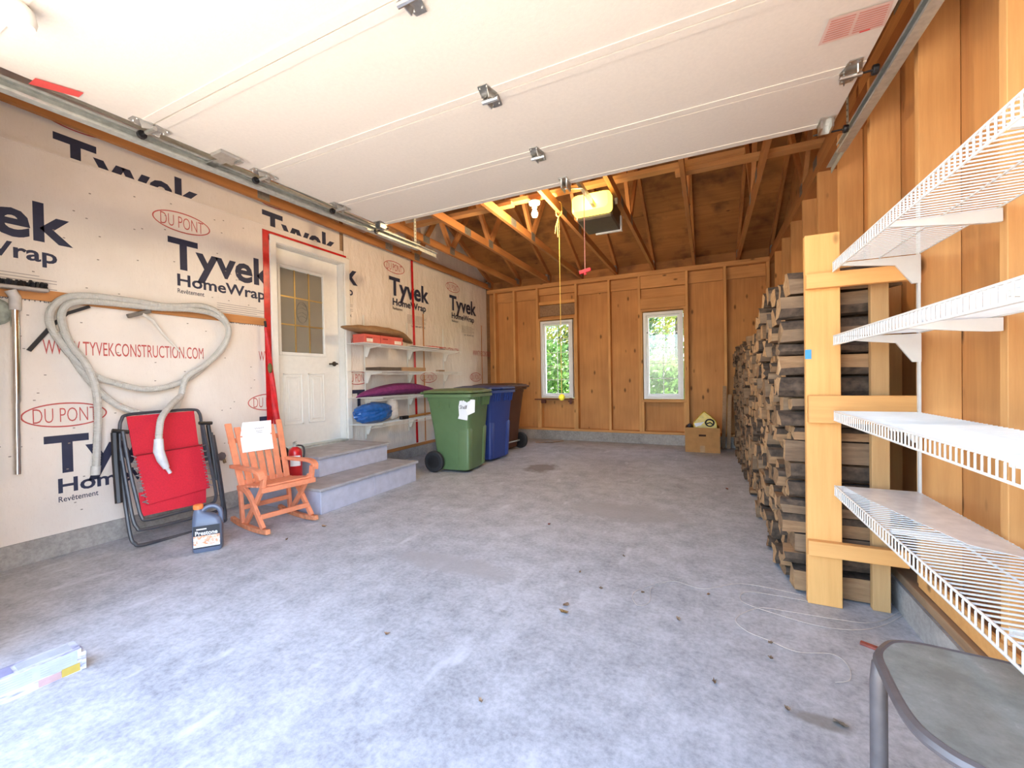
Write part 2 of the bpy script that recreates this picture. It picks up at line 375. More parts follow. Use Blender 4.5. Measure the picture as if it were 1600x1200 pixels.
# red flashing tape, thin strips, batten with hooks
B('red_tape', TAPE, wl, (XL+.002, XL+.006, 2.662, 2.725, .5, 2.62)); B('red_tape', TAPE, wl, (XL+.002, XL+.0055, 2.662, 3.70, 2.59, 2.628))
m = MB(); m.prism([(XL+.011, 4.90, 3.0), (XL+.011, 4.945, 3.0), (XL+.011, 4.99, .2), (XL+.011, 4.945, .2)], (.003, 0, 0)); m.build('red_tape', TAPE, wl, world=True)
for y0, y1, z0, z1 in ((5.155, 5.178, .2, 2.13), (6.955, 6.975, .9, 2.15)): B('strap', BATTEN, wl, (XL+.0105, XL+.0145, y0, y1, z0, z1))
B('batten', BATTEN, wl, (XL+.001, XL+.019, .36, 2.663, 1.682, 1.752))
m = MB(); m.prism([(XL, .2, 2.66), (XL, .2, 2.68), (XL, 3.6, 2.68), (XL, 3.6, 2.668)], (.006, 0, 0)); m.build('wrap_fold', TYV, wl, world=True)
# staples on the wrap
m = MB()
for i in range(110):
    y, z = random.uniform(.6, 2.6), random.uniform(.2, 2.6); m.box(XL, XL+.003, y, y+.011, z, z+.006)
o = m.build('staples', M('staple', (.25, .2, .17), .5), wl, world=True); tag(o, kind='stuff')

# ---- back wall
wb = struct('wall_back', 'back wall of bare plywood between orange studs', 'wall', (-1.5, YB, 0))
STX = [-3.745, -3.33, -2.855, -2.115, -1.53, -1.025, -.295, .25, .82]
for x in STX: B('stud', STUDZ, wb, (x-.02, x+.02, YB, YB+.135, .205, 2.785), bevel=.002)
B('sole_plate', PLATEX, wb, (XL+.02, XR+.1, YB-.004, YB+.14, .166, .205), bevel=.002)
B('top_plate', PLATEX, wb, (XL+.02, XR+.1, YB-.004, YB+.14, 2.785, 2.822), bevel=.002); B('top_plate', PLATEX, wb, (XL+.02, XR+.1, YB-.002, YB+.14, 2.823, 2.858), bevel=.002)
WINS = [(-2.80, -2.19, .757, 2.165), (-.968, -.357, .745, 2.175)]
ys = YB+.137
edges = [XL-.05]+STX+[XR+.14]
for a, b_ in zip(edges[:-1], edges[1:]):
    w = [q for q in WINS if a < (q[0]+q[1])/2 < b_]
    if w:
        w = w[0]; B('plywood_panel', PLYZ, wb, (a, b_, ys, ys+.02, .16, w[2]-.01)); B('plywood_panel', PLYZ, wb, (a, b_, ys, ys+.02, w[3]+.01, 2.86))
        B('plywood_panel', PLYZ, wb, (a, w[0]-.005, ys, ys+.02, w[2]-.01, w[3]+.01)); B('plywood_panel', PLYZ, wb, (w[1]+.005, b_, ys, ys+.02, w[2]-.01, w[3]+.01))
    else: B('plywood_panel', PLYZ, wb, (a+.001, b_-.001, ys, ys+.02, .16, 2.86))
    if not w and b_-a > .3: B('blocking_board', PLATEX, wb, (a+.022, b_-.022, YB+.10, YB+.134, 2.63, 2.783)); B('nailer', PLATEX, wb, (a+.022, b_-.022, YB+.085, YB+.12, 2.60, 2.628))
for (x0, x1, z0, z1) in WINS:       # rough openings
    a, b_ = [(-2.835, -2.135), (-1.005, -.315)][0 if x0 < -2 else 1]
    B('rough_sill', PLATEX, wb, (a, b_, YB, YB+.134, z0-.052, z0-.014)); B('head_plate', PLATEX, wb, (a, b_, YB, YB+.134, z1+.018, z1+.055))
    for x in (a+.02, b_-.02): B('cripple_stud', STUDZ, wb, (x-.019, x+.019, YB+.003, YB+.134, .206, z0-.053)); B('jack_stud', STUDZ, wb, (x-.019+(-.0 if x < (a+b_)/2 else 0), x+.005 if x < (a+b_)/2 else x+.019, YB+.003, YB+.134, z0-.013, z1+.017) if x < (a+b_)/2 else (x-.005, x+.019, YB+.003, YB+.134, z0-.013, z1+.017))
    if x0 > -2:
        for c, d, e in ((z1+.06, z1+.235, .0), (z1+.24, z1+.40, .05), (z1+.405, 2.783, .012)): B('header_board', PLATEX, wb, (a, b_, YB+e, YB+.13, c, d), bevel=.003)
    else:
        B('header_board', PLATEX, wb, (a, b_, YB+.07, YB+.13, 2.66, 2.783), bevel=.003); B('nailer', PINEX, wb, (a, b_, YB+.05, YB+.13, 2.475, 2.53)); B('header_board', OLDW, wb, (a, b_, YB+.10, YB+.13, 2.27, 2.47))
tag(B('baseboard_back', CURB, None, (XL+.012, .79, YB-.012, YB+.16, 0, .165)), 'low concrete footing curb under the back wall', 'curb', kind='structure')

# ---- windows
for i, (x0, x1, z0, z1) in enumerate(WINS):
    wv = struct('window_%d' % (i+1), ['white vinyl window with grilles on the left of the back wall', 'white vinyl window with grilles on the right of the back wall'][i], 'window', ((x0+x1)/2, YB+.02, z0))
    y0, y1 = YB+.02, YB+.15; f = .045
    fr = B('frame', VINYL, wv, (x0, x1, y0, y1, z0, z0+f), (x0, x1, y0, y1, z1-f, z1), (x0, x0+f, y0, y1, z0+f, z1-f), (x1-f, x1, y0, y1, z0+f, z1-f))
    a, b_, c, d = x0+f+.003, x1-f-.003, z0+f+.003, z1-f-.003; s_ = .035
    B('sash', VINYL, wv, (a, b_, y0+.03, y0+.08, c, c+s_), (a, b_, y0+.03, y0+.08, d-s_, d), (a, a+s_, y0+.03, y0+.08, c+s_, d-s_), (b_-s_, b_, y0+.03, y0+.08, c+s_, d-s_))
    a, b_, c, d = a+s_, b_-s_, c+s_, d-s_
    xm = (a+b_)/2; B('muntin', VINYL, wv, (xm-.005, xm+.005, y0+.052, y0+.06, c, d))
    for k in range(1, 5): zz = c+(d-c)*k/5; B('muntin', VINYL, wv, (a, b_, y0+.051, y0+.059, zz-.005, zz+.005))
    for k in range(5):
        for q0, q1 in ((a, xm), (xm, b_)): B('pane', GLASS, wv, (q0+.001, q1-.001, y0+.054, y0+.057, c+(d-c)*k/5+.001, c+(d-c)*(k+1)/5-.001))
    if i == 1: B('latch', BLACKP, wv, (x0+.055, x0+.067, y0+.018, y0+.03, z1-.34, z1-.32))

# ---- right wall
wr = struct('wall_right', 'right wall of deep orange studs and plywood sheathing', 'wall', (XR, 4, 0))
SY = [.62, 1.20, 1.82, 2.41, 3.01, 3.62, 4.23, 4.84, 5.45, 6.06, 6.67]
for y in SY: B('stud', STUDZ, wr, (XR, XR+.135, y, y+.04, .172, 2.785), bevel=.002)
ed = [.36]+[y+.02 for y in SY]+[7.2]
for a, b_ in zip(ed[:-1], ed[1:]): B('plywood_panel', PLYZ, wr, (XR+.137, XR+.157, a+.001, b_-.001, .15, 2.86))
B('sole_plate', OLDW, wr, (XR-.035, XR+.14, .36, 7.18, .132, .171), bevel=.003); B('top_plate', CHORDY, wr, (XR, XR+.14, .36, 7.18, 2.786, 2.856))
m = MB(); m.prism([(XR+.137, .2, 2.86), (XR+.137, 7.36, 2.86), (XR+.137, 7.36, 3.03), (XR+.137, 3.78, 4.68), (XR+.137, .2, 3.03)], (.02, 0, 0)); m.build('gable_panel', PLYZ, wr, world=True)
tag(B('baseboard_right', CURB, None, (.795, 1.0, .36, YB-.013, 0, .131)), 'low concrete footing curb along the right wall', 'curb', kind='structure')
B('base_board', PINEX, wr, (XR-.012, XR-.001, .5, 2.40, .175, .26))
# ---- front wall round the opening the camera looks through
wf = struct('wall_front', 'front wall with the wide garage door opening', 'wall', (-1, .38, 0))
B('pier', VINYL, wf, (XL-.16, -2.63, .38, .53, -.03, 3.2)); B('pier', VINYL, wf, (.68, 1.0, .38, .53, -.03, 3.2)); B('header', VINYL, wf, (-2.63, .68, .38, .53, 2.445, 3.2))

# ---- roof and trusses
ce = struct('ceiling', 'open roof of plywood panels on timber trusses', 'ceiling', (-1.5, 3.78, 2.86))
SL = .46; RZ = 2.96
def roofz(y): return RZ + SL*(7.25-y) if y > 3.78 else RZ + SL*(y-.31)
cuts = [7.55, 6.36, 5.22, 4.10, 3.775]
xs = [-4.1, -3.235, -.795, 1.1]
for a, b_ in zip(cuts[:-1], cuts[1:]):
    for q0, q1 in zip(xs[:-1], xs[1:]):
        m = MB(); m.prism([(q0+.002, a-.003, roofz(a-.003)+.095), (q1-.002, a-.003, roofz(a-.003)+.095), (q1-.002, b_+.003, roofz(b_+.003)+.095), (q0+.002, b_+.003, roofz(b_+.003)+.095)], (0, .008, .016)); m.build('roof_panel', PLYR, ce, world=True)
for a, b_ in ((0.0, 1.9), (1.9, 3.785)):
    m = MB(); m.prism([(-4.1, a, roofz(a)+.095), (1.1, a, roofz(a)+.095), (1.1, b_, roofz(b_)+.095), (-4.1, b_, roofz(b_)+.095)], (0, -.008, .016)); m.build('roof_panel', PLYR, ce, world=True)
ROOFSEAL = M('roof_seal_dark', (.10, .09, .085), .9, .3, 14)
for ya, yb in ((7.75, 3.78), (-.2, 3.78)):
    m = MB(); m.prism([(-4.3, ya, roofz(ya)+.125), (1.3, ya, roofz(ya)+.125), (1.3, yb, roofz(yb)+.125), (-4.3, yb, roofz(yb)+.125)], (0, 0, .03)); m.build('roof_light_seal', ROOFSEAL, ce, world=True)  # unseen outer layer added to stop light leaking through the panel joints
B('eave_light_seal', PLYR, ce, (-4.05, 1.0, 7.33, 7.36, 2.84, 3.03)); B('eave_light_seal', OLDW, ce, (-4.05, 1.0, .2, .23, 2.9, 3.03))  # strips added to close the light gaps at the eaves
B('corner_filler', OLDW, ce, (XR+.1, XR+.18, 7.19, 7.37, 0, 3.1)); B('corner_filler', OLDW, ce, (XL-.17, XL-.001, 7.21, 7.37, 0, 3.1))  # added to stop light leaking in at the back corners
TX = [-3.84, -3.23, -2.62, -2.01, -1.40, -.79, -.18, .43, .865]
PLT = M('truss_plate', (.28, .27, .24), .5, .2, 40, metal=.6)
def truss(x):
    t = thing('roof_truss', None, None, (x-(-1.5), 0, 0)); t.parent = ce
    w = .038
    def seg(n, p, q, mat, h=.089):
        m_ = MB(); m_.obox((x, *p), (x, *q), w, h, up=(0, 0, 1) if abs(q[0]-p[0]) > .02 else (0, 1, 0)); return m_.build(n, mat, t, world=True)
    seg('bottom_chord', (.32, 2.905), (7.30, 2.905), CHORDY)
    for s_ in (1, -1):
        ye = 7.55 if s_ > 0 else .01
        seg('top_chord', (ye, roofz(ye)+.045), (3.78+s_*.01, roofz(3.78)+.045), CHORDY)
        n3 = 3.78+s_*1.16; q4 = 3.78+s_*1.75
        seg('web', (n3-s_*.02, 2.95), (3.78+s_*.03, roofz(3.78)-.01), WEB, .07); seg('web', (n3+s_*.02, 2.95), (q4, roofz(q4)+.0), WEB, .07)
        for yy, zz in ((n3, 2.915), (7.16 if s_ > 0 else .45, 2.94)):
            m_ = MB(); m_.box(x-.021, x+.021, yy-.06, yy+.06, zz-.045, zz+.055); m_.build('nail_plate', PLT, t, world=True)
    m_ = MB(); m_.box(x-.021, x+.021, 4.28, 4.42, 2.863, 2.948); m_.build('nail_plate', PLT, t, world=True)
    return t
for x in TX: truss(x)
for x0, x1, y in ((-3.9, -1.85, 4.03), (-2.1, .3, 4.075), (-.25, .95, 4.12)): B('lateral_brace', PLATEX, ce, (x0, x1, y-.045, y+.045, 2.952 + (.04 if y == 4.075 else 0), 2.99 + (.04 if y == 4.075 else 0)))

# ================================================================== OVERHEAD DOOR
def dz(y): return 2.45+.03*y                     # height of its lower (inner) face
DXL, DXR = -2.68, .66
gd = thing('overhead_garage_door', 'open sectional garage door, cream inner face, raised flat overhead', 'garage door', (-.98, 1.8, 2.5))
SEAM = [.575, 1.195, 1.815, 2.445, 2.955]
for a, b_ in zip(SEAM[:-1], SEAM[1:]):
    m = MB(); m.prism([(DXL, a+.003, dz(a)), (DXR, a+.003, dz(a)), (DXR, b_-.003, dz(b_)), (DXL, b_-.003, dz(b_))], (0, 0, .045)); sec = m.build('door_section', DOORSKIN, gd, world=True)
    for q0, q1 in ((a+.004, a+.05), (b_-.05, b_-.004)):      # raised rails beside each joint
        m = MB(); m.prism([(DXL, q0, dz(q0)-.004), (DXR, q0, dz(q0)-.004), (DXR, q1, dz(q1)-.004), (DXL, q1, dz(q1)-.004)], (0, 0, .0035)); m.build('section_rail', DOORSKIN, sec, world=True)
m = MB(); m.prism([(DXL, SEAM[-1]+.001, dz(2.956)-.002), (DXR, SEAM[-1]+.001, dz(2.956)-.002), (DXR, SEAM[-1]+.012, dz(2.956)+.045), (DXL, SEAM[-1]+.012, dz(2.956)+.045)], (0, .002, 0)); m.build('top_edge_strip', WMETAL, gd, world=True)
def hinge(x, y, roller=0):
    m = MB(); z = dz(y)-.004
    for s_ in (1, -1):
        m.prism([(x-.042, y+s_*.004, z), (x+.042, y+s_*.004, z), (x+.024, y+s_*.085, z), (x-.024, y+s_*.085, z)], (0, 0, -.004))
        m.obox((x-.026*s_, y+.0, z-.002), (x-.014*s_, y+s_*.05, z-.018), .005, .04)
    m.tube([(x-.042, y, z-.024), (x+.042, y, z-.024)], .011, 8)
    for qx, qy in ((-.018, .066), (.018, .066), (-.018, -.066), (.018, -.066)): m.lathe([(.005, 0), (.005, -.006)], 6, (x+qx, y+qy, z-.003))
    h_ = m.build('hinge', ZINC, gd, world=True)
    if roller:
        m = MB(); m.tube([(x, y, z-.022), (x+roller*.10, y, z-.022)], .005, 6); m.lathe([(.02, 0), (.022, .004), (.022, .018), (.02, .022)], 12, (x+roller*.10-(.022 if roller > 0 else 0), y, z-.022), 'x'); m.build('roller', BLACKP, h_, world=True)
for y in SEAM[1:4]:
    hinge(DXL+.045, y, -1); hinge(DXR-.045, y, 1); hinge(-.945, y)
for x, r_ in ((DXL+.045, -1), (DXR-.045, 1)):       # top roller brackets
    y = SEAM[-1]-.055; z = dz(y)-.004
    m = MB(); m.box(x-.035, x+.035, y-.06, y+.045, z-.006, z); m.box(x-.03, x-.02, y-.04, y+.04, z-.05, z-.004); m.box(x+.02, x+.03, y-.04, y+.04, z-.05, z-.004); m.box(x-.03, x+.03, y+.036, y+.042, z-.05, z)
    br = m.build('top_bracket', ZINC, gd, world=True)
    m = MB(); m.tube([(x-r_*.05, y+.045, z-.04), (x+r_*.11, y+.045, z-.04)], .005, 6); m.lathe([(.02, -.01), (.022, 0), (.02, .012)], 12, (x+r_*.10, y+.045, z-.04), 'x'); m.build('roller', BLACKP, br, world=True)
y = 2.93; m = MB(); m.box(-.945, -.885, y-.10, y+.03, dz(y)-.012, dz(y)-.004); m.box(-.94, -.93, y-.06, y+.03, dz(y)-.06, dz(y)-.01); m.box(-.90, -.89, y-.06, y+.03, dz(y)-.06, dz(y)-.01); m.build('opener_bracket', ZINC, gd, world=True)
# lock plate beside the left edge, pull handle, labels
y = 1.56; m = MB(); m.box(DXL+.02, DXL+.12, y-.06, y+.06, dz(y)-.022, dz(y)-.004); m.box(DXL-.10, DXL+.02, y-.02, y+.03, dz(y)-.020, dz(y)-.010); m.box(DXL+.07, DXL+.14, y+.045, y+.06, dz(y)-.035, dz(y)-.02); m.build('slide_lock', ZINC, gd, world=True)
c = P(26, 18, Z=dz(.62)-.03); m = MB(); m.lathe([(.02, -.05), (.045, -.045), (.05, -.02), (.045, .01), (.03, .028)], 14, tuple(c)); m.build('lift_handle', WHITE, gd, smooth=True, world=True)
def decal(nm, pts, mat, par, lift=.0055): 
    m = MB(); q = [P(px, py, Z=2.49) for px, py in pts]; q = [P(px, py, Z=dz(k.y)-lift) for (px, py), k in zip(pts, q)]; m.add(q, [(0, 1, 2, 3)]); return m.build(nm, mat, par, world=True), q
LRED = M('label_red', (.75, .08, .07), .5, .05); LPALE = M('label_pale', (.70, .50, .43), .6, .05); LPINK = M('label_print', (.62, .25, .20), .6)
decal('red_sticker', [(44, 131), (55, 122), (131, 145), (123, 152)], LRED, gd)
lb, q = decal('warning_label', [(1278, 72), (1296, 30), (1397, 0), (1383, 40)], LPALE, gd)
m = MB()
def bil(s_, t_): return (q[0].lerp(q[3], s_)).lerp(q[1].lerp(q[2], s_), t_) + Vector((0, 0, -.001))
for i in range(9):
    t0 = .10+i*.095
    for s0, s1 in ((.05, .45), (.50, .95)): m.add([bil(s0, t0), bil(s1, t0), bil(s1, t0+.05), bil(s0, t0+.05)], [(0, 1, 2, 3)])
m.build('label_lines', LPINK, lb, world=True)
m = MB(); m.add([bil(.62, .03), bil(.78, .03), bil(.78, .09), bil(.62, .09)], [(0, 1, 2, 3)]); m.build('label_stamp', LRED, lb, world=True)

# ---- tracks
def track(x, sgn, label, y0, y1):
    t = thing('door_track', label, 'track', (x, (y0+y1)/2, dz(y0)-.06), group=None)
    m = MB(); a = [(-.028, .0), (-.028, .052), (.02, .052), (.028, .03), (.02, .006)]     # C profile, open towards the door
    def ring(y, k): return [(x+sgn*px*k, y, dz(y)-.052+pz) for px, pz in ((.024, 0), (.024, .058), (-.022, .058), (-.022, .046), (-.019, .046), (-.019, .055), (.021, .055), (.021, .003), (-.019, .003), (-.019, .014), (-.022, .014), (-.022, 0))]
    m.rings([ring(y0, 1), ring(y1, 1)]); m.build('rail', STEEL, t, world=True)
    m = MB(); m.box(x+sgn*.026, x+sgn*.030, y0+.3, y1+.35, dz(y1)-.035, dz(y1)-.0); m.box(x+sgn*.0, x+sgn*.030, y0+.3, y1+.35, dz(y1)+.008, dz(y1)+.012); 
    m.build('angle_iron', STEEL, t, world=True)
    m = MB(); yy = y1-.02; m.box(x+sgn*.03-.002, x+sgn*.03+.002, yy-.018, yy+.018, dz(yy)-.04, 2.865)
    o_ = m.build('hanger_strap', STEEL, t, world=True)
    for i in range(8): m = MB(); m.lathe([(.006, -.004), (.006, .004)], 6, (x+sgn*.03, yy, dz(yy)+i*.038), 'x'); m.build('strap_hole', BLACKP, o_, world=True)
    return t
track(-2.775, -1, 'galvanized steel door track on the house-wrap side', .58, 3.62); track(.765, 1, 'galvanized steel door track beside the orange stud wall', .58, 3.25)

# ---- opener, lamp, pull cords
YEL = M('opener_lens', (.75, .62, .10), .4, .02, emit=(.95, .70, .10, 1.1)); OPB = M('opener_body', (.07, .055, .04), .5)
op = thing('garage_door_opener', 'ceiling garage door opener with glowing yellow lamp lens', 'door opener', (-.97, 4.1, 2.62))
m = MB(); m.box(-1.15, -.80, 3.98, 4.42, 2.645, 2.84); m.build('motor_housing', OPB, op, world=True, bevel=.015)
m = MB(); m.rings([[(p_[0]-.98, y, p_[1]+2.765) for p_ in [(q_[0], q_[1]) for q_ in rrect(w, h_, .04, 0)]] for y, w, h_ in ((3.98, .37, .18), (3.90, .37, .18), (3.86, .33, .15))]); ln = m.build('lamp_lens', YEL, op, smooth=True, world=True)
m = MB(); m.box(-.80, -.786, 4.38, 4.43, 2.63, 2.78); m.box(-1.06, -.786, 4.40, 4.43, 2.632, 2.645); m.build('white_cover_edge', WMETAL, op, world=True)
m = MB(); m.box(-.955, -.925, 2.96, 4.0, 2.70, 2.735); m.build('drive_rail', M('rail_warm', (.45, .36, .22), .45), op, world=True)
m = MB(); m.obox((-.915, 2.94, dz(2.94)-.04), (-.94, 3.42, 2.70), .03, .006); m.build('door_arm', STEEL, op, world=True)
for x in (-1.16, -.79): m = MB(); m.box(x-.014, x+.014, 4.12, 4.124, 2.80, 2.96); m.build('hanger_strap', STEEL, op, world=True)
BULB = M('bulb_glow', (1, .8, .5), .4, 0, emit=(1, .62, .25, 30)); PORC = M('porcelain', (.72, .66, .58), .3, .03)
def lamp(parent, loc, watts, r=.03, col=(1, .72, .42)):
    l = bpy.data.lights.new('lamp_light', 'POINT'); l.energy = watts; l.color = col; l.shadow_soft_size = r*2
    o_ = bpy.data.objects.new('lamp_light', l); COL.objects.link(o_); o_.parent = parent; off = Vector((0, 0, 0)); k = parent
    while k is not None: off += k.location; k = k.parent
    o_.location = Vector(loc)-off
hc = P(918, 424, X=-.94); hy = 3.50
cd = thing('emergency_release_cord', 'red pull handle hanging on a pink cord from the opener', 'pull cord', (-.94, hy, 2.03))
m = MB(); m.tube([(-.94, hy, 2.045), (-.94, hy, 2.70)], .004, 6); m.build('cord', M('pink_cord', (.75, .33, .26), .7), cd, world=True)
m = MB(); m.obox((-.99, hy, 2.02), (-.89, hy, 2.04), .022, .03); m.lathe([(.012, -.035), (.012, -.01)], 8, (-.94, hy, 2.03)); m.build('handle', M('red_handle', (.75, .05, .06), .45), cd, world=True, bevel=.004)
lf = thing('ceiling_bulb', 'bare glowing light bulb in a white porcelain socket', 'light bulb', (-1.60, 4.02, 2.85))
m = MB(); m.lathe([(.055, .10), (.062, .088), (.055, .065), (.03, .055), (.027, .03)], 18, (-1.60, 4.02, 2.85)); m.build('socket', PORC, lf, smooth=True, world=True)
m = MB(); m.lathe([(.014, .03), (.018, .012), (.031, -.02), (.033, -.04), (.024, -.062), (.004, -.072)], 14, (-1.60, 4.02, 2.85)); m.build('bulb', BULB, lf, smooth=True, world=True)
lamp(lf, (-1.60, 3.97, 2.72), 26); lamp(op, (-.98, 3.80, 2.74), 6, .06, (1, .78, .35))
bs = thing('parking_guide_ball', 'yellow ball hanging on a long string from a truss', 'ball', (-1.40, 4.2, .87))
m = MB(); m.ball((-1.40, 4.2, .915), .034, .034, .034, 14, 10); m.build('ball', M('yellow_ball', (.85, .72, .04), .7), bs, smooth=True, world=True)
YR = M('yellow_rope', (.66, .45, .10), .8)
m = MB(); m.tube([(-1.40, 4.2, .93), (-1.398, 4.2, 2.83)], .0035, 6); m.build('string', YR, bs, world=True)
m = MB(); m.tube(spline([(-1.43, 4.2, 2.84), (-1.40, 4.18, 2.81), (-1.37, 4.2, 2.84), (-1.375, 4.2, 2.95), (-1.42, 4.2, 2.965), (-1.43, 4.2, 2.86), (-1.40, 4.19, 2.81)], 5), .006, 6); m.tube([(-1.40, 4.19, 2.81), (-1.43, 4.19, 2.72), (-1.44, 4.19, 2.64)], .004, 5); m.tube([(-1.40, 4.19, 2.81), (-1.415, 4.19, 2.70), (-1.41, 4.19, 2.60)], .004, 5); m.build('knot', YR, bs, world=True)

# ================================================================== MAN DOOR AND STEPS
dr = struct('door_1', 'white entry door with nine-lite glass and two lower panels', 'door', (XL, 3.22, .43))
for nm, bx in (('casing', (XL-.005, XL+.022, 2.725, 2.795, .43, 2.585)), ('casing', (XL-.005, XL+.022, 3.66, 3.735, .43, 2.585)), ('casing', (XL-.005, XL+.024, 2.725, 3.735, 2.53, 2.60))): B(nm, WHITE, dr, bx, bevel=.006)
B('jamb', WHITE, dr, (XL-.15, XL-.004, 2.785, 2.80, .43, 2.535), (XL-.15, XL-.004, 3.655, 3.67, .43, 2.535), (XL-.15, XL-.004, 2.785, 3.67, 2.525, 2.54))
B('threshold', STEEL, dr, (XL-.15, XL+.03, 2.80, 3.655, .42, .44))
sx0, sx1 = XL-.14, XL-.096; gy0, gy1, gz0, gz1 = 2.905, 3.435, 1.445, 2.33
sl = B('door_slab', WHITE, dr, (sx0, sx1, 2.803, gy0, .445, 2.523), (sx0, sx1, gy1, 3.652, .445, 2.523), (sx0, sx1, gy0, gy1, .445, gz0), (sx0, sx1, gy0, gy1, gz1, 2.523))
B('lite_frame', WHITE, sl, (sx1, sx1+.012, gy0-.035, gy0, gz0-.035, gz1+.035), (sx1, sx1+.012, gy1, gy1+.035, gz0-.035, gz1+.035), (sx1, sx1+.012, gy0, gy1, gz0-.035, gz0), (sx1, sx1+.012, gy0, gy1, gz1, gz1+.035), bevel=.005)
DGL = M('door_glass_grey', (.25, .225, .18), .18, .05, 3, spec=.5)
BRASS = M('brass_came', (.55, .40, .16), .35, .1, metal=.8)
for i in range(3):
    for j in range(3):
        B('pane', DGL, dr, (sx1-.02, sx1-.012, gy0+(gy1-gy0)*i/3+.002, gy0+(gy1-gy0)*(i+1)/3-.002, gz0+(gz1-gz0)*j/3+.002, gz0+(gz1-gz0)*(j+1)/3-.002))
for i in (1, 2):
    yy = gy0+(gy1-gy0)*i/3; zz = gz0+(gz1-gz0)*i/3
    B('muntin', BRASS, dr, (sx1-.022, sx1-.006, yy-.007, yy+.007, gz0, gz1)); B('muntin', BRASS, dr, (sx1-.021, sx1-.007, gy0, gy1, zz-.007, zz+.007))
m = MB(); cy, cz = (gy0+gy1)/2, (gz0+gz1)/2
m.tube([(sx1-.009, cy+.068*math.cos(2*PI*i/28), cz+.115*math.sin(2*PI*i/28)) for i in range(28)], .004, 5, closed=True)
for a in (-.06, -.02, .03, .07): m.tube([(sx1-.010, cy-.05, cz+a), (sx1-.010, cy, cz+a+.025), (sx1-.010, cy+.05, cz+a)], .003, 5)
m.build('etched_oval', M('etched_grey', (.16, .145, .12), .4), dr, world=True)
for y0, y1 in ((2.915, 3.145), (3.215, 3.43)):
    m = MB(); z0, z1 = .67, 1.22
    for k, (e, h_) in enumerate(((0, .008), (.035, .004))): m.box(sx1, sx1+h_, y0+e, y1-e, z0+e, z0+e+.014); m.box(sx1, sx1+h_, y0+e, y1-e, z1-e-.014, z1-e); m.box(sx1, sx1+h_, y0+e, y0+e+.014, z0+e, z1-e); m.box(sx1, sx1+h_, y1-e-.014, y1-e, z0+e, z1-e)
    m.box(sx1, sx1+.006, y0+.06, y1-.06, z0+.06, z1-.06); m.build('panel', WHITE, sl, world=True, bevel=.003)
m = MB(); m.lathe([(.028, 0), (.028, .012), (.012, .016), (.012, .045)], 12, (sx1, 3.575, 1.335), 'x'); m.obox((sx1+.045, 3.59, 1.335), (sx1+.045, 3.47, 1.33), .014, .018); m.build('lever_handle', M('dark_bronze', (.07, .055, .045), .35, metal=.7), sl, world=True)

st = thing('entry_steps', 'grey painted two-step wooden stairs below the white door', 'steps', (-3.4, 3.1, 0))
B('riser_box', GREYP, st, (XL+.013, -2.965, 2.47, 3.735, 0, .196), bevel=.003); B('tread', TREAD, st, (XL+.025, -2.945, 2.45, 3.755, .197, .222), bevel=.004)
B('riser_box', GREYP, st, (XL+.013, -3.325, 2.76, 3.68, .223, .392), bevel=.003); B('tread', TREAD, st, (XL+.025, -3.30, 2.735, 3.70, .393, .418), bevel=.004)
B('seam_trim', GREYP, st, (-2.966, -2.962, 3.10, 3.104, .005, .195))

# ================================================================== LEFT WALL ITEMS
# chrome vacuum wand with floor brush, hung upside down
vw = thing('vacuum_wand', 'chrome telescopic vacuum wand with black floor brush hung upside down', 'vacuum wand', (XL+.05, 1.02, .58))
m = MB(); m.tube([(XL+.05, 1.015, .585), (XL+.05, 1.02, 1.02), (XL+.05, 1.022, 1.04), (XL+.05, 1.028, 1.64)], .02, 12, rs=[.017, .017, .021, .021]); m.build('tube', CHROME, vw, smooth=True, world=True)
m = MB(); m.tube([(XL+.05, 1.028, 1.60), (XL+.05, 1.03, 1.68), (XL+.05, 1.01, 1.72)], .027, 10); m.build('collar', M('grey_collar', (.52, .48, .45), .5), vw, smooth=True, world=True)
m = MB(); m.obox((XL+.05, .80, 1.735), (XL+.05, 1.172, 1.742), .07, .022); hd = m.build('brush_head', M('grey_head', (.42, .38, .35), .5), vw, world=True, bevel=.006)
m = MB()
rb = random.Random(3)
for i in range(60): y = .80+.375*i/60; m.obox((XL+.05+rb.uniform(-.02, .02), y, 1.748), (XL+.05+rb.uniform(-.03, .03), y+rb.uniform(-.006, .006), 1.785+rb.uniform(-.006, .004)), .02, .012, up=(0, 1, 0))
tag(m.build('bristles', BLACKP, hd, world=True), kind='stuff')
wb2 = thing('wall_box', 'weathered grey-green round electrical box behind the vacuum wand', 'electrical box', (XL+.02, .93, 1.62))
GG = M('greygreen_cast', (.30, .31, .25), .6, .3, 30)
m = MB(); m.lathe([(.085, 0), (.085, .018), (.07, .026)], 20, (XL+.003, .945, 1.585), 'x'); m.build('cover', GG, wb2, world=True); m = MB(); m.lathe([(.02, 0), (.02, .008)], 10, (XL+.028, .935, 1.545), 'x'); m.build('knockout', BLACKP, wb2, world=True)
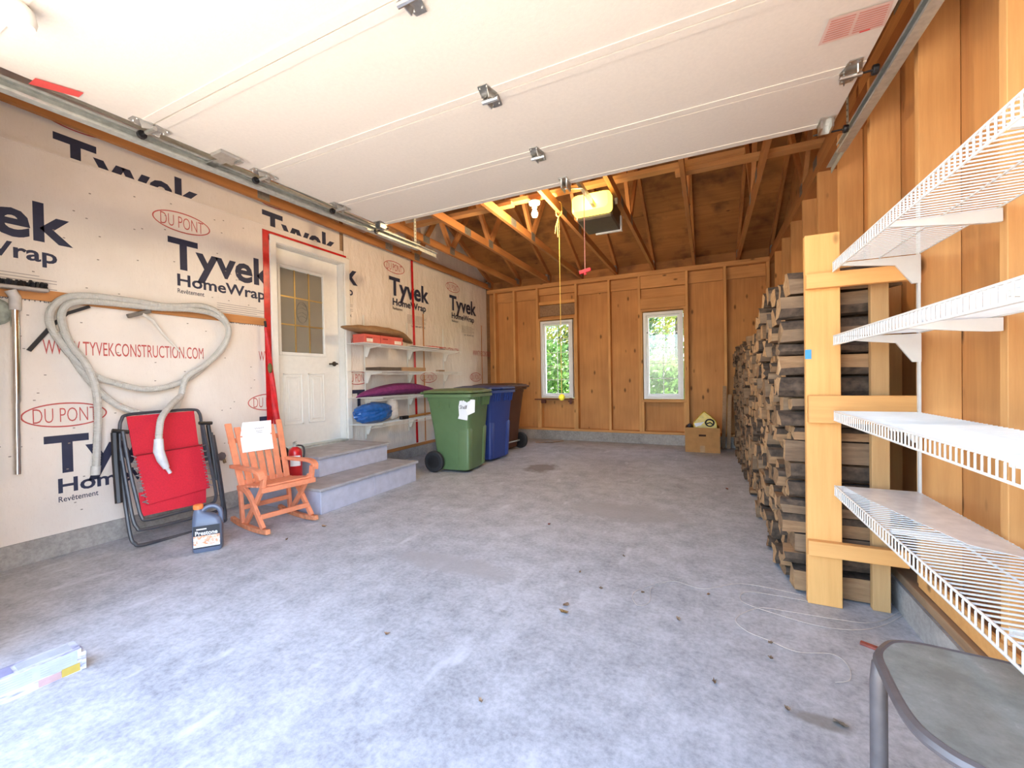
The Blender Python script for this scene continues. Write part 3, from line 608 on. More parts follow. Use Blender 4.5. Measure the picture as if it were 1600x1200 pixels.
# hose hanger bar and central-vacuum hose
hk = thing('hose_hanger', 'black metal hanger bar slanting behind the coiled hose', 'hanger', (XL+.02, 1.3, 1.4))
m = MB(); a, b_ = P(45, 548, X=XL+.02), P(78, 512, X=XL+.02); m.obox(a, b_, .022, .012, up=(1, 0, 0)); m.obox(P(78, 512, X=XL+.02), P(104, 490, X=XL+.018), .02, .012, up=(1, 0, 0)); m.obox(P(104, 490, X=XL+.018), P(140, 479, X=XL+.024), .02, .012, up=(1, 0, 0)); m.build('bar', BLACKP, hk, world=True)
hs = thing('vacuum_hose', 'long coiled pale grey central vacuum hose hanging on the wall', 'hose', (XL+.06, 1.7, .45))
def hp(px, py, dx): return P(px, py, X=XL+dx)
pts = [(150, 738, .05), (152, 690, .06), (153, 640, .07), (148, 600, .085), (132, 565, .08), (112, 540, .06), (100, 515, .05), (96, 492, .05), (106, 476, .055), (130, 471, .06), (175, 474, .06), (240, 481, .06), (300, 484, .065), (338, 493, .06), (356, 512, .05), (352, 535, .045), (330, 562, .05), (300, 588, .05), (262, 604, .06), (225, 608, .06), (185, 600, .05), (150, 588, .045), (118, 562, .04), (95, 535, .04), (79, 508, .045), (80, 484, .05), (100, 466, .06), (135, 462, .06), (200, 469, .065), (260, 478, .07), (315, 478, .07), (345, 492, .075), (358, 518, .07), (345, 548, .075), (318, 572, .085), (292, 590, .085), (282, 620, .09), (272, 640, .10), (247, 648, .11), (215, 645, .10), (185, 634, .09), (160, 616, .06), (140, 594, .035), (120, 568, .026), (105, 542, .024), (94, 518, .026)]
path = spline([hp(*q) for q in pts], 7)
def corrug(path, r, step=1):
    rs = [r*(1+.045*(1 if i % 2 else -1)) for i in range(len(path))]; return rs
fine_p = spline([hp(*q) for q in pts], 26)
m = MB(); m.tube(fine_p, .02, 9, rs=corrug(fine_p, .0215)); m.build('hose', HOSE, hs, smooth=False, world=True)
m = MB(); m.tube([hp(150, 728, .05), hp(149, 742, .05)], .026, 12); m.build('end_cuff', M('cuff_grey', (.60, .58, .54), .45), hs, smooth=True, world=True)
m = MB(); tl = spline([hp(283, 618, .10), hp(268, 632, .19), hp(253, 652, .30), hp(249, 672, .35), hp(248, 690, .37)], 12); m.tube(tl, .021, 9, rs=corrug(tl, .0215)); m.build('hose_tail', HOSE, hs, world=True)
m = MB(); m.tube([hp(248, 686, .37), hp(248, 705, .38), hp(253, 718, .385), hp(260, 731, .385)], .03, 12, rs=[.027, .032, .030, .020]); m.tube([hp(258, 727, .385), hp(266, 739, .385)], .012, 10); m.build('hose_handle', M('handle_grey', (.60, .60, .62), .4), hs, smooth=True, world=True)
vt = thing('vacuum_floor_tool', 'small grey vacuum tool with white tube hanging inside the hose coil', 'vacuum tool', (XL+.04, 1.6, 1.5))
m = MB(); m.obox(hp(199, 494, .04), hp(235, 486, .04), .03, .028, up=(1, 0, 0)); m.build('tool_head', M('tool_dark', (.15, .13, .11), .5), vt, world=True, bevel=.004)
m = MB(); m.tube([hp(222, 490, .04), hp(238, 500, .04), hp(255, 522, .035), hp(281, 549, .03)], .012, 8, rs=[.016, .013, .010, .008]); m.build('tool_tube', M('tool_white', (.66, .62, .56), .4), vt, smooth=True, world=True)
# furled red umbrella leaning beside the door
um = thing('furled_umbrella', 'closed red umbrella leaning upright between rocking chair and door', 'umbrella', (XL+.08, 2.66, 0))
a, b_, c = Vector((XL+.06, 2.635, 1.66)), Vector((XL+.10, 2.70, .72)), Vector((XL+.12, 2.722, .325))
m = MB(); n = 14; rings = []
for i in range(15):
    t_ = i/14; ctr = a.lerp(b_, t_); r0 = .011+.014*t_**.8
    rings.append([ctr + Vector((math.cos(2*PI*j/n+t_*2.2)*r0*(1+.22*(j % 2)), math.sin(2*PI*j/n+t_*2.2)*r0*(1+.22*(j % 2)), 0)) for j in range(n)])
m.rings(rings); m.build('canopy', M('umbrella_red', (.60, .012, .018), .55, .2, 20), um, smooth=True, world=True)
m = MB(); m.tube([a+Vector((0, 0, .0)), a+Vector((-.002, -.004, .06))], .011, 8); m.build('ferrule', BLACKP, um, world=True)
m = MB(); m.tube([b_, c], .008, 8); m.tube([c, c+Vector((.005, .01, -.095))], .016, 8); m.build('handle', BLACKP, um, world=True)
m = MB(); m.ball(tuple(a.lerp(b_, .42)+Vector((.02, -.02, 0))), .02, .022, .05, 8, 6); m.build('strap_tab', M('olive_tab', (.13, .12, .035), .7), um, smooth=True, world=True)
# outdoor faucet
fc = thing('wall_faucet', 'small brass wall faucet with red and grey knob by folded chair', 'faucet', (XL+.02, 2.21, .46))
m = MB(); m.tube([(XL+.002, 2.21, .47), (XL+.07, 2.21, .47), (XL+.09, 2.21, .43)], .012, 8); m.build('spout', M('old_brass', (.25, .18, .10), .5, metal=.6), fc, world=True)
m = MB(); m.lathe([(.035, 0), (.038, .006), (.03, .012)], 8, (XL+.075, 2.19, .49), 'x'); m.build('knob', M('knob_dark', (.12, .10, .10), .5), fc, world=True)

# ================================================================== FOLDED RED LOUNGE CHAIR
ch = thing('folded_lounge_chair', 'folded red zero-gravity lounge chair with charcoal frame leaning on wall', 'folding chair', (-3.66, 1.79, 0))
A0, A1 = Vector((-3.56, 0, 0)), Vector((-3.83, 0, .93))
nrm = Vector((A1.z, 0, -(A1.x-A0.x))).normalized()
def cp(px, py, w=0.0):          # on the plane in which the folded chair leans, w in front of it
    d = ray(px, py); c0 = Vector((0, 0, CAMH)); p0 = A0 + nrm*w
    return c0 + d*((p0-c0).dot(nrm)/d.dot(nrm))
def loop(nm, pts, r, w): m_ = MB(); m_.tube(spline([cp(x, y, w) for x, y in pts], 6), r, 8); return m_.build(nm, TUBEG, ch, smooth=True, world=True)
loop('head_tube', [(188, 720), (187, 672), (190, 656), (200, 648), (250, 643), (300, 640), (311, 645), (315, 664), (322, 720)], .011, .03)
loop('seat_frame', [(192, 674), (203, 735), (216, 790), (221, 806), (231, 812), (280, 800), (328, 788), (337, 778), (336, 760), (326, 710), (317, 664)], .012, .065)
loop('leg_frame', [(188, 700), (198, 760), (207, 808), (214, 824), (226, 827), (290, 812), (340, 798), (347, 788), (344, 765), (337, 720), (330, 676)], .012, .035)
loop('base_frame', [(185, 715), (196, 790), (204, 838), (211, 849), (224, 851), (290, 834), (346, 817), (352, 806), (349, 780), (340, 720), (333, 680)], .012, .004)
def arm(pts, w, r=.017):
    m_ = MB(); m_.tube([cp(x, y, w) for x, y in pts], r, 8); return m_.build('armrest', BLACKP, ch, smooth=True, world=True)
arm([(179, 676), (181, 720), (186, 786)], .03, .022); arm([(325, 664), (331, 700), (338, 750)], .03, .016)
for pts in ([(175, 673), (201, 675)], [(311, 661), (331, 661)]): m = MB(); m.tube([cp(x, y, .05) for x, y in pts], .014, 8); m.build('pivot_bracket', BLACKP, ch, world=True)
def panel(nm, pts, w, puff=.012, sub=8):
    q = [cp(x, y, w) for x, y in pts]; m_ = MB(); vs_ = []
    for j in range(sub+1):
        for i in range(sub+1):
            s_, t_ = i/sub, j/sub; p_ = q[0].lerp(q[1], s_).lerp(q[3].lerp(q[2], s_), t_)
            vs_.append(p_ + nrm*(puff*math.sin(PI*s_)*(.4+.6*math.sin(PI*t_))))
    n_ = sub+1; fr = [(j*n_+i, j*n_+i+1, (j+1)*n_+i+1, (j+1)*n_+i) for j in range(sub) for i in range(sub)]
    m_.add(vs_, fr); bk = [v_-nrm*.008 for v_ in vs_]; m_.add(bk, [f_[::-1] for f_ in fr])
    k = len(vs_); edge = [i for i in range(n_)] + [j*n_+sub for j in range(1, n_)] + [sub*n_+i for i in range(sub-1, -1, -1)] + [j*n_ for j in range(sub-1, 0, -1)]
    o_ = len(m_.v)-2*k
    for a_, b2 in zip(edge, edge[1:]+edge[:1]): m_.f.append((o_+a_, o_+k+a_, o_+k+b2, o_+b2)); m_.mi.append(0)
    return m_.build(nm, REDF, ch, smooth=True, world=True)
panel('sling_upper', [(198, 651), (303, 642), (311, 700), (210, 716)], .05)
sl2 = panel('sling_lower', [(211, 711), (316, 694), (328, 762), (230, 789)], .088)
panel('sling_flap', [(217, 770), (322, 752), (322, 785), (222, 807)], .074, .006)
m = MB(); m.tube([cp(212+.3*0, 712, .1), cp(316, 695, .1)], .004, 6); m.build('seam_piping', M('dark_red', (.25, .005, .012), .8), sl2, world=True)
for sx in (0, 1):               # elastic lacing
    m = MB()
    for i in range(15):
        t_ = i/14; p_ = (211+19*t_, 715+72*t_) if sx == 0 else (315+12*t_, 698+62*t_); d_ = -6 if sx == 0 else 6
        m.tube([cp(p_[0]-d_*.4, p_[1], .10), cp(p_[0]+d_, p_[1]+3*(1 if i % 2 else -1), .08)], .0035, 5)
    tag(m.build('lacing', M('lace_grey', (.22, .2, .2), .6), ch, world=True), kind='stuff')

# ---- antifreeze jug
jg = thing('antifreeze_jug', 'blue-grey antifreeze jug with orange cap before the red chair', 'jug', tuple((P(300, 866, Z=0)+P(347, 858, Z=0))/2 + Vector((-.04, .03, 0))), math.radians(53))
JUG = M('jug_plastic', (.115, .14, .205), .38, .06, 6)
m = MB(); secs = []
for z, w, d, cx, r_ in ((0, .15, .095, 0, .02), (.008, .164, .105, 0, .025), (.18, .166, .105, 0, .025), (.215, .155, .095, -.004, .03), (.235, .125, .08, -.018, .03), (.255, .075, .06, -.042, .028), (.27, .05, .05, -.05, .024), (.285, .046, .046, -.05, .022)): secs.append(rrect(w, d, r_, z, cx))
m.rings(secs); m.build('body', JUG, jg, smooth=True)
m = MB(); m.tube(spline([(-.03, 0, .262), (.0, 0, .288), (.04, 0, .288), (.068, 0, .262), (.076, 0, .215), (.074, 0, .17)], 5), .015, 9); m.build('handle', JUG, jg, smooth=True)
m = MB(); m.lathe([(.027, .282), (.029, .286), (.029, .308), (.025, .312)], 16, (-.05, 0, 0)); m.build('cap', M('orange_cap', (.85, .22, .05), .45), jg)
def label_quad(par, nm, x0, x1, z0, z1, y, mat): m_ = MB(); m_.box(x0, x1, y-.001, y, z0, z1); return m_.build(nm, mat, par)
lq = label_quad(jg, 'label', -.073, .073, .028, .178, -.0527, M('label_dark', (.02, .022, .03), .4))
def jlabel():
    m_, t, b = nt('jug_label_print'); v = coords(t, rnd=False)
    n1 = noise(t, coords(t, (1, 1, 2.4), rnd=False), 22, 3)
    t.links.new(ramp(t, n1, [(.38, (.86, .84, .80)), (.47, (.86, .60, .45)), (.55, (.80, .20, .05)), (.62, (.85, .80, .75)), (.70, (.75, .45, .12))]), b.inputs['Base Color']); b.inputs['Roughness'].default_value = .4; return m_
label_quad(lq, 'label_art', -.072, .072, .052, .112, -.0539, jlabel()); label_quad(lq, 'label_strip', -.072, .072, .038, .052, -.0539, M('label_white', (.8, .8, .82), .4))
lettering(lq, 'Prestone', (-.062, -.0552, .118), (1, 0, 0), (0, 0, 1), .122, .026, PAPER, .02, 'label_lettering', world=False)
label_quad(lq, 'label_small_line', -.055, .0, .153, .161, -.0552, PAPER)
# ---- rocking chair
rk = thing('rocking_chair', 'small orange painted wooden rocking chair in front of the steps', 'rocking chair', (-3.13, 2.185, 0), math.radians(-9))
HW = .185
def bar(nm, pts, w, h, mat=ORANGE, up=(0, 1, 0)):
    m_ = MB(); q = [Vector(p) for p in pts]
    rings = []
    for i, p_ in enumerate(q):
        d = (q[min(i+1, len(q)-1)]-q[max(i-1, 0)]).normalized(); u_ = Vector(up); s_ = d.cross(u_).normalized(); u_ = s_.cross(d).normalized()
        rings.append([p_ + u_*(a_*w/2) + s_*(b2*h/2) for a_, b2 in ((-1, -1), (1, -1), (1, 1), (-1, 1))])
    m_.rings(rings); return m_.build(nm, mat, rk, bevel=.003)
for sy in (1, -1):
    y = sy*HW
    bar('rocker', [(x, y, .018+.35*max(0, abs(x+.03)-.05)**2) for x in [-.32+.58*i/10 for i in range(11)]], .032, .035, ORANGE2)
    bar('front_brace', spline([(-.20, y, .30), (-.10, y, .305), (.0, y, .25), (.09, y, .15), (.19, y, .045)], 4), .026, .042)
    bar('rear_leg', [(-.14, y-.0, .035), (-.17, y, .30)], .026, .036)
    bar('cross_leg', [(-.11, y*.93, .035), (.06, y*.93, .22), (.19, y*.93, .375)], .024, .04)
    bar('arm_support', [(.19, y, .33), (.215, y, .45)], .026, .045)
    bar('armrest', spline([(-.27, y*1.06, .465), (-.20, y*1.1, .47), (-.05, y*1.14, .475), (.08, y*1.16, .48), (.17, y*1.15, .475), (.215, y*1.12, .455), (.222, y*1.08, .42)], 4), .045, .026)
bar('front_rail', [(.145, -HW, .125), (.145, HW, .125)], .022, .036, up=(1, 0, 0)); bar('rear_rail', [(-.15, -HW, .15), (-.15, HW, .15)], .022, .036, up=(1, 0, 0))
bar('seat_front', [(.215, -HW-.02, .335), (.215, HW+.02, .335)], .024, .038, up=(1, 0, 0))
for i in range(5): x = .175-.078*i; bar('seat_slat', [(x, -HW-.012, .358-.010*i), (x, HW+.012, .358-.010*i)], .062, .014, up=(1, 0, .12))
for i in range(7):
    t_ = i/6; y = (.5-t_)*2*(HW-.012); top = .80 if i in (0, 6) else (.765 if i in (1, 5) else .735); y2 = y*1.14
    bar('back_slat', [(-.155, y, .30), (-.225, (y+y2)/2, .50), (-.325, y2, top-.015), (-.330, y2, top)], .046, .016)
bar('back_rail', [(-.315, -HW*1.1, .66), (-.315, HW*1.1, .66)], .018, .04, up=(1, 0, 0)); bar('back_rail', [(-.175, -HW, .34), (-.175, HW, .34)], .018, .035, up=(1, 0, 0))
# paper laid over the chair back
pp = thing('paper_sheet', 'white handwritten paper sheet draped over the rocking chair back', 'paper', (-3.43, 2.2, .6))
rm = Matrix.Translation(rk.location) @ Matrix.Rotation(math.radians(-9), 4, 'Z')
q = [rm @ Vector(p) for p in [(-.318, .130, .80), (-.318, -.095, .80), (-.293, .120, .69), (-.293, -.125, .69), (-.232, .105, .565), (-.232, -.135, .565)]]
m = MB(); m.add(q, [(0, 1, 3, 2), (2, 3, 5, 4)]); m.add([p_+Vector((-.0015, 0, 0)) for p_ in q], [(1, 0, 2, 3), (3, 2, 4, 5)]); m.build('sheet', PAPER, pp, world=True)
uu = (q[1]-q[0]).normalized(); vv = (q[0]-q[2]).normalized()
for k, z_, w_ in ((.06, .055, .075), (.075, .032, .05), (.075, .018, .045)):      # illegible pen strokes
    m = MB(); m.tube([q[2]+uu*(k+w_*i/16)+vv*(z_+.007*math.sin(i*2.1)*(1 if w_ > .06 else .35))+Vector((.002, -.0005, 0)) for i in range(17)], .0009, 4); m.build('pen_stroke', INK, pp, world=True)
# fire extinguisher
fe = thing('fire_extinguisher', 'red fire extinguisher standing on the lower grey step behind the rocking chair', 'extinguisher', (-3.42, 2.585, .2225))
m = MB(); m.lathe([(.055, 0), (.062, .01), (.062, .36), (.055, .40), (.032, .425), (.02, .435)], 20); m.build('cylinder', M('extinguisher_red', (.56, .012, .015), .3, .04, coat=.3), fe, smooth=True)
m = MB(); m.lathe([(.018, .435), (.018, .475)], 10); m.obox((-.02, 0, .48), (.075, -.05, .515), .022, .006); m.obox((-.02, 0, .465), (.07, -.04, .47), .02, .006); m.build('valve_lever', STEEL, fe)
m = MB(); m.tube(spline([(.02, .0, .455), (.07, .03, .44), (.085, .035, .36), (.08, .02, .25)], 5), .010, 8); m.build('discharge_hose', BLACKP, fe, smooth=True)
m = MB()
for i in range(9):
    a0 = -1.25+i*.2
m.add([(.0632*math.cos(a_), .0632*math.sin(a_), z_) for z_ in (.20, .33) for a_ in [-1.45+.2*i for i in range(9)]], [(i, i+1, i+10, i+9) for i in range(8)]); m.build('label', PAPER, fe)
fe.scale = (.92, .92, .72)
# black cloth beside it on the step
bc = MB(); c_ = P(447, 700, X=-3.45); bc.ball((0, 0, .065), .05, .06, .06, 10, 7, .08, 5); o = bc.build('black_cloth', M('black_cloth', (.012, .012, .016), .9), None, smooth=True); o.location = (-3.62, 2.63, .2225); o.scale = (1, .8, 2.3); tag(o, 'black cloth bundle on the lower step behind the extinguisher', 'cloth')

# ================================================================== WIRE SHELVES
def wire_shelf(label, x_wall, x_front, y0, y1, z, pitch, rods=(.5,), group=None, nbr=(), lip=.042, rw=.0022, br_h=.15, far_only=None):
    """deck wires run from wall to front, the front edge is bent down into a lip"""
    s_ = 1 if x_front > x_wall else -1
    t = thing('wire_shelf', label, 'shelf', ((x_wall+x_front)/2, (y0+y1)/2, z-lip), group=group)
    m = MB(); n = int((y1-y0)/pitch)
    for i in range(n+1):
        y = y0+(y1-y0)*i/n
        m.tube([(x_wall+s_*.006, y, z), (x_front-s_*.004, y, z), (x_front, y, z-.005), (x_front, y, z-lip)], rw, 4)
    tag(m.build('wire_deck', WMETAL, t, world=True), kind='stuff')
    for x, zz, r_ in [(x_front, z+.0, .0035), (x_front, z-lip, .0035), (x_wall+s_*.006, z-.003, .003)] + [(x_wall+(x_front-x_wall)*k, z-.004, .003) for k in rods]:
        m = MB(); m.tube([(x, y0-.003, zz), (x, y1+.003, zz)], r_, 6); m.build('long_rod', WMETAL, t, world=True)
    for y in nbr:
        m = MB(); d = abs(x_front-x_wall)
        m.prism([(x_wall+s_*.002, y, z-.008), (x_wall+s_*(d-.03), y, z-.008), (x_wall+s_*(d-.03), y, z-.022), (x_wall+s_*d*.28, y, z-.045), (x_wall+s_*.03, y, z-(br_h if far_only in (None, y) else .05)), (x_wall+s_*.002, y, z-(br_h if far_only in (None, y) else .05))], (0, .012, 0)); m.build('bracket', WMETAL, t, world=True)
    return t
LB = 'white wire shelf on the house-wrap wall, '
LY0, LY1, LX = 3.64, 5.74, XL+.32
LZ = [1.575, 1.245, .925, .605]
for z, nm in zip(LZ, ('topmost, holding red boxes', 'second from top, holding picture frames', 'third from top, under the purple cushion', 'lowest, holding the blue bag')): wire_shelf(LB+nm, XL+.028, LX, LY0, LY1 if z > .7 else 4.95, z, .026, nbr=(3.95, 4.78, 5.67) if z > .7 else (3.95, 4.78), rw=.002)
for y in (3.945, 4.775, 5.665): r_ = B('shelf_standard', WMETAL, None, (XL+.021, XL+.029, y-.008, y+.008, .40, 1.95)); tag(r_, 'slim white shelf standard on house-wrap wall, '+{3.945: 'nearest the white door', 4.775: 'middle of three', 5.665: 'farthest from the door'}[y], 'shelf rail')
# --- on the top shelf
REDB = M('red_box_card', (.62, .11, .08), .6, .08); LBL = M('box_label', (.80, .74, .66), .6)
def carton(name, label, cat, mat, x0, x1, y0, y1, z0, z1, tagy=None):
    t = thing(name, label, cat, ((x0+x1)/2, (y0+y1)/2, z0)); B('box_body', mat, t, (x0, x1, y0, y1, z0, z1-.004), bevel=.003); B('box_lid', mat, t, (x0-.002, x1+.002, y0-.002, y1+.002, z1-.028, z1), bevel=.002)
    if tagy: B('paper_label', LBL, t, (x1+.002, x1+.0035, tagy[0], tagy[1], z0+.01, z0+.05))
    return t
zt = LZ[0]+.004
c1 = carton('shoebox', 'red box on the top shelf, nearer the door', 'box', REDB, LX-.20, LX-.02, 3.665, 3.93, zt, zt+.10, (3.70, 3.80)); c2 = carton('shoebox', 'red box on the top shelf, farther from the door', 'box', REDB, LX-.20, LX-.02, 3.94, 4.34, zt, zt+.10, (4.18, 4.31))
for c_, y_ in ((c1, 3.70), (c2, 3.97)): B('printed_bar', M('dark_red_ink', (.30, .02, .02), .6), c_, (LX-.0175, LX-.0165, y_, y_+.09, zt+.052, zt+.066))
m = MB(); rings = []; rs_ = random.Random(4)
for i in range(17):
    t_ = i/16; y = 3.46+1.20*t_; k = max(.06, math.sin(PI*min(1, max(0, t_*.96+.02)))**.55); ctr = zt+.165-.10*max(0, t_-.72)/.28*1.0
    rings.append([(LX-.14+.15*k*math.cos(2*PI*j/12)*(1+.06*rs_.uniform(-1, 1)), y, ctr+.058*k*math.sin(2*PI*j/12)*(1+.12*rs_.uniform(-1, 1))) for j in range(12)])
m.rings(rings); o = m.build('kraft_sack', KRAFT, None, smooth=True); tag(o, 'long brown kraft paper sack lying across the red boxes', 'sack')
pz = zt
for k, (mat, y0, y1, nm) in enumerate(((BLACKP, 4.55, 5.32, 'thin black folder at the bottom of the pile on the top shelf'), (PAPER, 4.62, 5.18, 'white magazine lying on the black folder on the top shelf'), (REDB, 4.95, 5.30, 'small red booklet on top of the white magazine'))):
    o = B('magazine', mat, None, (LX-.25, LX-.03, y0, y1, pz, pz+.012)); pz += .0125; tag(o, nm, 'magazine')
# --- second shelf
z2 = LZ[1]+.004
FRM = M('dark_frame', (.09, .06, .04), .5)
def frame(label, y0, y1, h_, mat): 
    t = thing('picture_frame', label, 'picture frame', (LX-.14, (y0+y1)/2, z2)); x0, x1 = LX-.26, LX-.02
    B('frame_border', mat, t, (x0, x1, y0, y0+.03, z2, z2+h_), (x0, x1, y1-.03, y1, z2, z2+h_), (x0, x0+.03, y0+.03, y1-.03, z2, z2+h_), (x1-.03, x1, y0+.03, y1-.03, z2, z2+h_)); B('backing', CARD, t, (x0+.03, x1-.03, y0+.03, y1-.03, z2+.002, z2+h_*.6)); return t
frame('dark flat picture frame on second shelf, nearer the door', 3.92, 4.30, .045, FRM); frame('tan flat picture frame on second shelf, farther from the door', 4.33, 4.82, .05, M('tan_frame', (.36, .21, .10), .5))
m = MB(); m.obox((LX-.06, 5.16, z2+.012), (LX-.08, 5.34, z2+.014), .05, .022); o = m.build('trowel', OLDW, None); tag(o, 'small brown wooden scrap on the second wire shelf', 'wood scrap')
# --- third shelf: purple cushion
m = MB(); rings = []
for i in range(21):
    t_ = i/20; y = 3.64+1.62*t_; k = max(.03, math.sin(PI*t_)**.62)
    rings.append([(LX-.145+.15*k*math.cos(2*PI*j/16), y, LZ[2]+.004+.082*k+.082*k*math.sin(2*PI*j/16)*(.9+.1*math.cos(3*j))) for j in range(16)])
m.rings(rings); PURP = M('purple_fabric', (.17, .022, .12), .8, .2, 24, bmp=.3)
o = m.build('cushion', PURP, None, smooth=True); tag(o, 'long purple cushion lying on the third wire shelf', 'cushion')
# --- lowest shelf
def lump(name, label, cat, mat, c, rx, ry, rz, wob, seed, flat=.0, n=18, k=12):
    m_ = MB(); rnd = random.Random(seed); rings_ = []
    for i in range(k+1):
        t_ = i/k; zz = -1+2*t_; w_ = max(.05, (1-abs(zz)**3.2)**.5)
        rings_.append([(c[0]+rx*w_*math.cos(2*PI*j/n)*(1+wob*rnd.uniform(-1, 1)), c[1]+ry*w_*math.sin(2*PI*j/n)*(1+wob*rnd.uniform(-1, 1)), max(c[2], c[2]+rz+rz*zz*(1+wob*.4*rnd.uniform(-1, 1)))) for j in range(n)])
    m_.rings(rings_); o_ = m_.build(name, mat, None); tag(o_, label, cat); return o_
z4 = LZ[3]+.004
BLB = M('blue_tarp', (.018, .11, .38), .28, .35, 16, coat=.2)
lump('blue_bag', 'crumpled shiny blue plastic bag on the lowest wire shelf', 'bag', BLB, (LX-.09, 3.86, z4), .11, .29, .127, .10, 8)
lump('white_pouch', 'white cloth pouch with black top beside the blue bag', 'pouch', M('off_white_cloth', (.62, .58, .54), .8), (LX-.15, 4.26, z4), .08, .085, .14, .05, 9)
tl_ = thing('hand_saw', 'wooden tool with black grip lying on the lowest wire shelf', 'tool', (LX-.06, 4.6, z4)); m = MB(); m.obox((LX-.06, 4.31, z4+.024), (LX-.06, 4.46, z4+.022), .05, .045); m.build('grip', BLACKP, tl_, world=True, bevel=.008)
m = MB(); m.obox((LX-.06, 4.46, z4+.022), (LX-.05, 4.94, z4+.035), .035, .03); m.build('shaft', M('tool_wood', (.36, .17, .05), .6), tl_, world=True, bevel=.005)

# ---- shelves on the right wall
RX = .835; RF = .53; RY0, RY1 = .62, 2.385
RN = ('topmost, seen from below', 'second from top', 'third from top, above the lowest', 'lowest, closest to the glass table')
RZs = (1.632, 1.292, .942, .594)
for z, nm in zip(RZs, RN): wire_shelf('long white wire shelf on the stud wall, '+nm, RX, RF, RY0, RY1, z, .0255, (.45,), nbr=(1.20, 1.825, 2.375), rw=.0026, br_h=.13, far_only=2.375)
B_ = B('shelf_standard', WMETAL, None, (RX-.012, RX-.003, 2.376, 2.392, .45, 1.85)); tag(B_, 'slim white shelf standard on the stud at the firewood rack', 'shelf rail')
m = MB(); m.prism([(RF+.17, 1.70, RZs[3]+.0035), (RX-.02, 1.62, RZs[3]+.0035), (RX-.02, 2.37, RZs[3]+.0035), (RF+.03, 2.37, RZs[3]+.0035), (RF+.06, 2.15, RZs[3]+.0035)], (0, 0, .0015)); o = m.build('shelf_liner', M('clear_liner', (.78, .78, .76), .3), None); tag(o, 'loose pale plastic liner sheet on the far end of lowest shelf', 'liner')
o = B('stud_tag', PAPER, None, (XR+.130, XR+.1365, 1.985, 2.03, 1.99, 2.06)); 
o.parent = wr; o.location = -wr.location; o.name = 'paper_tag'

# ================================================================== FIREWOOD
rack = thing('firewood_rack', 'pine board end frame holding the firewood pile', 'rack', (.63, 2.45, 0))
for nm, mat, bx in (('post', PINE, (.43, .567, 2.435, 2.473, 0, 1.785)), ('post', WOOD('dull_pine', (.42, .22, .08), (.60, .36, .15), 'Z', .09), (.69, .757, 2.475, 2.51, 0, 1.60)), ('cross_plank', PINEX, (.428, .838, 2.395, 2.433, 1.522, 1.592)), ('cross_plank', PINEX, (.433, .838, 2.397, 2.433, .884, 1.014)), ('cross_plank', PINEX, (.428, .80, 2.398, 2.433, .247, .318))): B(nm, mat, rack, bx, bevel=.002)
m = MB(); m.box(.427, .452, 2.4315, 2.4345, 1.19, 1.235); m.build('blue_tape', M('blue_tape', (.06, .30, .55), .6), rack, world=True)
BARK = M('log_bark', (.085, .055, .035), .95, .55, 26, bmp=.9, bscale=40)
def logside(name, lo, hi):
    m_, t, b = nt(name); g = noise(t, coords(t, (.12, 1, 1)), 46, 6, .7); n2 = noise(t, coords(t), 4, 3)
    c_ = ramp(t, g, [(.28, tuple(x*.45 for x in lo)), (.5, lo), (.75, hi)]); c_ = mix(t, .45, c_, ramp(t, n2, [(.3, tuple(x*.6 for x in lo)), (.7, hi)])); t.links.new(c_, b.inputs['Base Color']); b.inputs['Roughness'].default_value = .85; bump(t, b, g, .5, .006); MATS[name] = m_; return m_
SIDE1 = logside('log_split_tan', (.27, .14, .062), (.48, .29, .14)); SIDE2 = logside('log_split_grey', (.19, .112, .06), (.35, .23, .13))
def endmat(name, lo, hi):
    m_, t, b = nt(name); n1 = noise(t, coords(t, (1, 1, 1)), 34, 5, .7); c_ = ramp(t, n1, [(.3, lo), (.7, hi)]); t.links.new(c_, b.inputs['Base Color']); b.inputs['Roughness'].default_value = .9; bump(t, b, n1, .4, .004); MATS[name] = m_; return m_
END1 = endmat('log_end_pale', (.25, .135, .058), (.52, .325, .16)); END2 = endmat('log_end_dark', (.12, .066, .03), (.29, .17, .082))
lr = random.Random(11)
